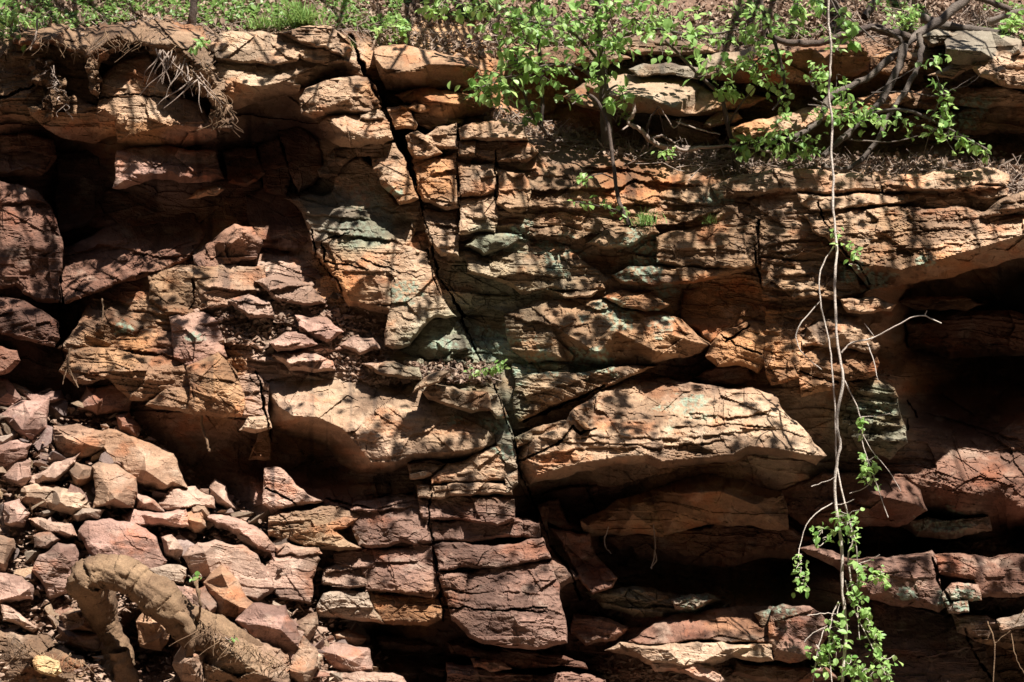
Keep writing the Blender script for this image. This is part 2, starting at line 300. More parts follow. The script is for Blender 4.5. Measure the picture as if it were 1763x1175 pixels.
# overhanging bed edges: protrusion cm, fade px : polyline
STROKES = """5,26:790,240 840,236 905,243|4,22:800,271 850,280 890,292 930,290|6,30:858,326 930,327 1000,325 1071,322 1092,310 1150,315 1222,322|3,18:1225,345 1300,336 1370,330
5,26:855,360 920,355 990,360 1080,352 1180,350 1245,350|9,30:1060,388 1120,388 1170,385 1245,360|4,20:800,372 860,376 900,372|5,24:880,404 940,407 975,421 1010,406 1048,395|6,26:800,470 850,478 900,470 980,478
6,20:880,512 915,508 950,497 1010,500|4,20:1315,422 1380,412 1422,408|4,16:1330,455 1384,436 1436,424|3,14:1325,474 1400,472 1446,477|5,18:1315,520 1400,516 1460,519|3,14:1313,500 1360,497 1440,500|3,12:1320,545 1380,548 1400,550
4,20:1380,362 1440,360 1520,352 1600,350|3,22:1440,405 1560,395 1700,392|3,14:1500,432 1600,428 1763,400|4,18:1590,250 1680,240 1763,250|6,22:1560,200 1640,190 1763,200|6,24:1540,230 1640,222 1763,228|5,20:1560,175 1640,165 1700,160
8,34:0,262 40,258 95,270|7,30:0,300 50,290 95,300|6,30:0,352 60,345 100,360|5,30:120,440 180,420 260,440 330,440|6,28:120,495 170,505 240,470 300,462|5,22:110,520 160,515 220,520|5,26:180,600 260,605 330,620|5,20:130,640 200,650 262,655
6,24:340,490 400,500 470,500 540,488|7,20:340,560 420,545 500,560 560,580|6,16:380,590 450,600 520,590|5,14:420,620 500,625 600,615|4,14:430,520 500,530 560,520|5,14:350,530 400,528 440,545
5,24:540,395 600,405 680,413 700,424|4,20:500,365 560,372 640,378|4,22:720,345 760,355 790,348|4,20:740,385 790,390|5,20:735,440 800,470|5,26:800,545 850,530 900,552 960,560
6,28:400,740 440,780 460,840|6,20:640,855 710,850|5,16:560,870 640,880 715,870|4,16:545,935 620,945 740,938|5,14:560,985 640,975|4,13:560,1010 640,1012|4,16:650,1022 757,1018|3,20:880,740 930,742 972,728|4,20:880,690 960,665 1060,640
4,18:900,790 1000,770 1120,770 1260,757|3,14:930,760 1020,750 1160,755 1300,740|3,13:1140,735 1250,730 1340,735|4,14:1180,710 1260,720 1335,705|6,30:965,862 1060,838 1180,805 1330,800|6,34:1000,860 1060,845 1130,822|7,34:1010,905 1100,905 1200,890 1340,905
6,40:1040,1000 1120,985 1240,1000|6,26:1020,1025 1100,1035 1200,1050|8,30:1350,880 1450,875 1520,860|5,26:1560,700 1650,725 1763,760|5,34:1600,900 1700,892 1763,880|6,30:1500,640 1560,650|5,18:1490,690 1550,700|6,20:1470,725 1556,735|6,20:1460,760 1560,760
7,50:1400,1060 1500,1030 1620,1060 1763,1040|6,50:1520,1120 1600,1130 1763,1100|7,24:960,1120 1050,1130|7,20:640,1130 760,1125 860,1140|7,20:780,1105 900,1125 1010,1140|6,18:700,1160 850,1165 980,1160|6,26:1600,520 1700,515 1763,525|8,40:1570,600 1680,590 1763,600
5,22:640,175 700,185|5,14:690,225 740,245|5,12:740,300 790,290|6,20:850,195 900,205 960,190|6,20:1180,225 1250,215 1300,240|6,18:1520,318 1640,330 1763,318|5,24:1000,290 1060,288 1120,300"""
ST = []
for t in STROKES.replace('\n', '|').split('|'):
    a, b = t.split(':'); P_, L_ = map(float, a.split(',')); pts = sorted(tuple(map(float, q.split(','))) for q in b.split()); ST.append((P_, L_, np.array(pts)))
# open joints and cracks: width px, depth cm : polyline
CRACKS = """7,30:603,60 618,105 636,140 655,175 672,212 690,250 706,285 716,318|2.5,14:716,318 728,360 742,415 752,470 775,505 798,545|1.6,12:775,505 795,548 812,590 832,630 850,665|1.8,16:850,665 868,705 884,760 892,800 912,850 935,900 950,940|4,14:950,940 985,990 1000,1030
1.6,7:784,215 788,255 786,300 793,340 789,400|2,10:736,430 745,475 765,520|1.8,10:742,840 739,900 749,960 757,1020 764,1070|3,12:536,395 545,440 580,485 592,515|2.5,8:170,168 235,163 290,170|4,12:0,170 55,150 90,125|3,10:855,260 853,340
3,10:1305,380 1300,440 1312,500|2.5,12:1410,350 1420,380 1445,420 1480,460 1500,490|3,10:1380,640 1440,660|3,9:1290,560 1250,590|2.5,8:1240,575 1280,600 1312,610|4,14:440,640 455,700 470,760
3,12:105,470 100,560 112,620|3,8:330,480 336,520 325,534|2.5,9:560,450 555,415 600,400|2.5,8:635,465 600,455 560,452|2.5,8:690,470 660,460 625,448|3,12:890,795 960,765 985,735|3,12:985,735 1000,745 1030,738|4,12:900,725 960,700 1040,665|3,8:1310,160 1340,165
4,14:1605,960 1620,1010 1640,1040|2.5,10:1660,1080 1680,1130 1710,1175|3,10:1560,690 1580,720|3,8:885,1050 940,1055|2.5,8:760,1045 860,1052 940,1045|3,10:1010,840 1030,880|2.5,8:560,860 640,875|3,9:457,840 510,868"""
CR = []
for t in CRACKS.replace('\n', '|').split('|'):
    a, b = t.split(':'); w_, d_ = map(float, a.split(',')); CR.append((w_, d_, np.array([tuple(map(float, q.split(','))) for q in b.split()])))
def sculpt(px, py, jag=1., sc=1.):
    """sum of strokes and cracks at photo positions"""
    add = np.zeros(len(px)); gr = np.zeros(len(px))
    jx = 8 * fbm(px / 24, py / 24, 901, 5, .62) * jag; jy = 6 * fbm(px / 22, py / 30, 902, 4, .6) * jag
    qx = px + jx; qy = py + jy
    for P_, L_, p in ST:
        x0, x1 = p[0, 0], p[-1, 0]
        m = (qx > x0) & (qx < x1) & (py > p[:, 1].min() - 3.2 * L_) & (py < p[:, 1].max() + 12)
        if not m.any(): continue
        x = qx[m]; t = np.interp(x, p[:, 0], p[:, 1]) - qy[m]; tp = np.clip(np.minimum(x - x0, x1 - x) / (.16 * (x1 - x0)), 0, 1) ** .7
        Pm = P_ * tp * (.75 + .5 * perlin(x / 40, x * 0 + P_, int(x0)))
        add[m] += np.where(t > 0, Pm * (1.25 * np.exp(-t / L_) - .25 * np.exp(-t / (L_ * 2))), Pm * np.clip(1 + t / 1.8, 0, 1) - Pm * .35 * np.exp(-np.maximum(-t, 0) / 7) * (t < 0))
        gr[m] += np.where((t < 0) & (t > -4), 1.5, 0) * tp
    for w_, d_, p in CR:
        m = (qx > p[:, 0].min() - 12) & (qx < p[:, 0].max() + 12) & (qy > p[:, 1].min() - 12) & (qy < p[:, 1].max() + 12)
        if not m.any(): continue
        x = qx[m]; y = qy[m]; dd = np.full(x.shape, 99.)
        for (ax, ay), (bx, by) in zip(p[:-1], p[1:]):
            ex, ey = bx - ax, by - ay; t = np.clip(((x - ax) * ex + (y - ay) * ey) / (ex * ex + ey * ey), 0, 1)
            dd = np.minimum(dd, np.hypot(x - ax - t * ex, y - ay - t * ey))
        wd = w_ * (.55 + .9 * np.clip(perlin(x / 30, y / 30, 77) + .5, 0, 1)) * .5
        k = sstep(1.25, .45, dd / wd)
        add[m] -= d_ * k; gr[m] += 3 * k
    return add * sc, gr

# ---------------------------------------------------------------- cliff sheet
def spaced():
    def ax(a, b, st, lo, hi):
        mid = np.arange(a, b, st); l = [a]; s = st
        while l[-1] > lo: s *= 1.18; l.append(l[-1] - s)
        h = [mid[-1]]; s = st
        while h[-1] < hi: s *= 1.18; h.append(h[-1] + s)
        return np.concatenate([l[:0:-1], mid, h[1:]])
    return ax(-12, 1776, 1.7, -1800, 3600), ax(-12, 1188, 1.7, -420, 1650)
gx, gy = spaced(); GX, GY = np.meshgrid(gx, gy); fx, fy = GX.ravel(), GY.ravel()
wx = fx + 16 * fbm(fx / 80, fy / 60, 301, 3); wy = fy + 12 * fbm(fx / 70, fy / 50, 302, 3)
D = base_depth(wx, wy)
topz = sstep(85, 40, fy + 12 * fbm(fx / 60, fy * 0, 5, 3)) * (fx < 640) + sstep(120, 60, fy) * (fx >= 640)
lam = .9 - .8 * topz
slope_zone = sstep(30, 0, np.abs(fy - 262)) * sstep(820, 900, fx)
d, cv, mm_, gr_ = detail(fx, fy, 1, 1., .07)
screez = sstep(-40, 30, (fy - np.interp(fx, [0, 220, 330, 440, 540, 640, 700], [650, 700, 800, 880, 960, 1110, 1180]))) * (fx < 720)
rub = np.maximum(screez, .8 * sstep(70, 20, np.hypot((fx - 480) / 1.6, fy - 570)))
soft = np.clip(topz + .8 * slope_zone + rub, 0, 1)
sc_, gs_ = sculpt(fx, fy)
D = D - 13 * screez - 75 * np.exp(-(((fx - 255) / 66) ** 2 + ((fy - 1125) / 72) ** 2) ** 2)
D = D + d * (1 - .7 * soft) + sc_ * (1 - .8 * np.clip(topz + screez, 0, 1)) + soft * (2.5 * fbm(fx / 30, fy / 22, 61, 5, .65) + 1.2 * voro(fx / 9, fy / 6, 62)[0])
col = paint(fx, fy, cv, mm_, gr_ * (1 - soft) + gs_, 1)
so_c = np.array([.16, .095, .062]) * (1 + .5 * fbm(fx / 14, fy / 10, 66, 4))[:, None]
k = np.clip(topz + .75 * slope_zone + .7 * rub, 0, 1)[:, None]
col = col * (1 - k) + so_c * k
ral = sstep(60, 15, np.hypot((fx - 780) / 2.2, fy - 62))[:, None]   # bare orange earth
col = col * (1 - .8 * ral) + .8 * ral * np.array([.50, .30, .155]) * (1 + .3 * fbm(fx / 8, fy / 6, 67, 4))[:, None]
V = unproj(fx, fy, D)
# far edges: run the sheet back and down so that it is ground beyond the frame
cliff = mk('cliff_face', V, grid_quads(len(gy), len(gx)), ROCK, None, np.clip(col, .01, .8)); tag(cliff, kind='structure')
DSURF = D.reshape(GX.shape)
def surf(px, py):
    i = np.clip(np.searchsorted(gx, px), 0, len(gx) - 1); j = np.clip(np.searchsorted(gy, py), 0, len(gy) - 1); return DSURF[j, i]

g = bpy.data.meshes.new('ground'); g.from_pydata([(-60, -60, 0), (60, -60, 0), (60, 6, 0), (-60, 6, 0)], [], [(0, 1, 2, 3)])
gm = rock_mat('gorge_earth', False, (.09, .065, .045), (.05, .035, .025)); g.materials.append(gm)
go = bpy.data.objects.new('ground', g); COL.objects.link(go); tag(go, kind='structure')
# hillside above and behind the cliff top
hm = bpy.data.meshes.new('hillside'); hm.from_pydata([(-60, 2.2, 4.2), (60, 2.2, 4.2), (60, 40, 22), (-60, 40, 22), (-60, 2.2, -1), (60, 2.2, -1)], [], [(0, 1, 2, 3), (4, 5, 1, 0)])
hm.materials.append(gm); ho = bpy.data.objects.new('hillside', hm); COL.objects.link(ho); tag(ho, kind='structure')

# ---------------------------------------------------------------- separate rocks from their outlines
def fractal(pts, rnd, amp=.09, seg=7):
    out = []
    n = len(pts)
    for i in range(n):
        a = np.array(pts[i]); b = np.array(pts[(i + 1) % n])
        def sub(a, b):
            l = math.hypot(b[0] - a[0], b[1] - a[1])
            if l < seg: return [a]
            m = (a + b) / 2; k = rnd.uniform(-1, 1) * amp * l
            m = m + np.array([-(b[1] - a[1]) / l * k, (b[0] - a[0]) / l * k, 0]); return sub(a, m) + sub(m, b)
        out += sub(a, b)
    return np.array(out)
BC = {}
def rock(name, label, cat, D0, spec, inner='', lam=.8, dip=.07, rough=1., ub=7, ud=4.5, tb=5, td=2.2, back=45, base=None, seed=None, group=None, sk=.8, amp=.075, step=None, grow=2.2, stain=1., mat_=None, lich=1., soft=0., facets=0, pk=9., lean=.07):
    pp = [list(map(float, t.split(','))) for t in spec.split()]; pp = [(p[0], p[1], p[2] if len(p) > 2 else D0) for p in pp]
    ii = [list(map(float, t.split(','))) for t in inner.split()]; ii = [(p[0], p[1], p[2] if len(p) > 2 else D0) for p in ii]
    seed = seed or int(pp[0][0] * 3 + pp[0][1] * 7) + 11; rnd = random.Random(seed)
    if sum(pp[i][0] * pp[(i + 1) % len(pp)][1] - pp[(i + 1) % len(pp)][0] * pp[i][1] for i in range(len(pp))) < 0: pp = pp[::-1]
    if grow:
        gx_ = sum(p[0] for p in pp) / len(pp); gy_ = sum(p[1] for p in pp) / len(pp)
        pp = [(p[0] + grow * np.clip((p[0] - gx_) / 12, -1, 1), p[1] + grow * np.clip((p[1] - gy_) / 8, -1, 1), p[2]) for p in pp]
    B = fractal(pp, rnd, amp); cx = sum(p[0] for p in pp) / len(pp); cy = sum(p[1] for p in pp) / len(pp)
    x0, y0 = B[:, :2].min(0); x1, y1 = B[:, :2].max(0); area = (x1 - x0) * (y1 - y0)
    step = step or (1.7 if area > 25000 else 1.35 if area > 4000 else 1.0); M = 9 * step
    ax = np.arange(x0 - M, x1 + M, step); ay = np.arange(y0 - M, y1 + M, step); X, Y = np.meshgrid(ax, ay); x, y = X.ravel(), Y.ravel()
    n = len(x); best = np.full(n, 1e9); bi = np.zeros(n, int); bt = np.zeros(n); ins = np.zeros(n, bool)
    P0 = B; P1 = np.roll(B, -1, 0)
    for i in range(len(B)):
        ax_, ay_ = P0[i, 0], P0[i, 1]; ex, ey = P1[i, 0] - ax_, P1[i, 1] - ay_; L2 = ex * ex + ey * ey + 1e-9
        t = np.clip(((x - ax_) * ex + (y - ay_) * ey) / L2, 0, 1); dd = (x - ax_ - t * ex) ** 2 + (y - ay_ - t * ey) ** 2
        m = dd < best; best[m] = dd[m]; bi[m] = i; bt[m] = t[m]
        if ey: c = ((ay_ > y) != (P1[i, 1] > y)) & (x < ex * (y - ay_) / ey + ax_); ins ^= c
    s = np.sqrt(best); bp = P0[bi] + (P1[bi] - P0[bi]) * bt[:, None]
    for _ in range(facets):
        a_, b_, c_ = rnd.sample(pp, 3); r_ = [rnd.uniform(.2, 1) for _ in range(3)]; t_ = sum(r_)
        q = [sum(r_[k_] * v_[j] for k_, v_ in enumerate((a_, b_, c_))) / t_ for j in (0, 1)]
        if ((B[:, 0] - q[0]) ** 2 + (B[:, 1] - q[1]) ** 2).min() > 30: ii.append((q[0], q[1], D0 + rnd.uniform(.2, 1) * pk))
    # face: triangulated control depths
    vs = [Vector((p[0], p[1])) for p in pp] + [Vector((p[0], p[1])) for p in ii]; zz = [p[2] for p in pp] + [p[2] for p in ii]
    r = delaunay_2d_cdt(vs, [(i, (i + 1) % len(pp)) for i in range(len(pp))], [], 1, 1e-4)
    oz = [zz[o[0]] if o else D0 for o in r[3]]; z = bp[:, 2].copy()
    for f in r[2]:
        a, b, c = (r[0][k] for k in f[:3]); za, zb, zc = (oz[k] for k in f[:3])
        m = np.nonzero((x >= min(a.x, b.x, c.x)) & (x <= max(a.x, b.x, c.x)) & (y >= min(a.y, b.y, c.y)) & (y <= max(a.y, b.y, c.y)))[0]
        den = (b.y - c.y) * (a.x - c.x) + (c.x - b.x) * (a.y - c.y)
        if abs(den) < 1e-6 or not len(m): continue
        l1 = ((b.y - c.y) * (x[m] - c.x) + (c.x - b.x) * (y[m] - c.y)) / den; l2 = ((c.y - a.y) * (x[m] - c.x) + (a.x - c.x) * (y[m] - c.y)) / den; l3 = 1 - l1 - l2
        k = (l1 >= -1e-4) & (l2 >= -1e-4) & (l3 >= -1e-4); z[m[k]] = (l1 * za + l2 * zb + l3 * zc)[k]
    nx = (P1[bi, 1] - P0[bi, 1]); ny = -(P1[bi, 0] - P0[bi, 0]); ln = np.hypot(nx, ny) + 1e-9; ny = ny / ln      # outward normal (y down)
    # smooth the direction along the outline
    si = np.where(ins, s, 0)
    wob = 1 + .5 * perlin(x / 17, y / 17, seed + 4)
    kb = sstep(.15, .7, ny); kt = sstep(.15, .7, -ny)
    z = z + lean * np.clip(y - cy, -80, 80)
    z = z - kb * ud * np.clip(1 - si / (ub * .8 * wob), 0, 1) - kt * td * .8 * np.clip(1 - si / (tb * .7 * wob), 0, 1) - .9 * np.exp(-si / (1.6 * step))
    px = np.where(ins, x, bp[:, 0] + (x - bp[:, 0]) * .05); py = np.where(ins, y, bp[:, 1] + (y - bp[:, 1]) * .05)
    d, cv, m_, g_ = detail(px, py, seed % 7 + 1, lam, dip, rough, soft); sc, gs = sculpt(px, py)
    z = z + d + sc * sk - np.where(ins, 0, s / M * back)
    keep = (ins | (s < M)).reshape(X.shape); Q = grid_quads(len(ay), len(ax), keep)
    bs = PAL[base] if isinstance(base, str) else base
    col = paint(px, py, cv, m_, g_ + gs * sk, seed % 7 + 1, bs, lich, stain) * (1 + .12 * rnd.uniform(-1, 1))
    V, Q, col = compact(unproj(px, py, z), Q, col)
    org = W(cx, cy, D0); V = V - np.array(org)
    o = mk(name, V, Q, mat_ or ROCK, None, col); o.location = org; tag(o, label, cat, group, 'thing'); BC[label] = o
    return o
def rk(tbl):
    for ln in tbl.strip().split('\n'):
        f = [t.strip() for t in ln.split('|')]; kw = eval('dict(' + (f[5] if len(f) > 5 else '') + ')')
        rock(f[0], f[1], f[0].replace('rock_', 'rock ').split('_')[0] if 0 else {'rock_ledge': 'rock ledge', 'rock_slab': 'rock slab', 'rock_block': 'rock block', 'boulder': 'boulder', 'broken_rock': 'rock'}[f[0]], float(f[2]), f[3], f[4], **kw)
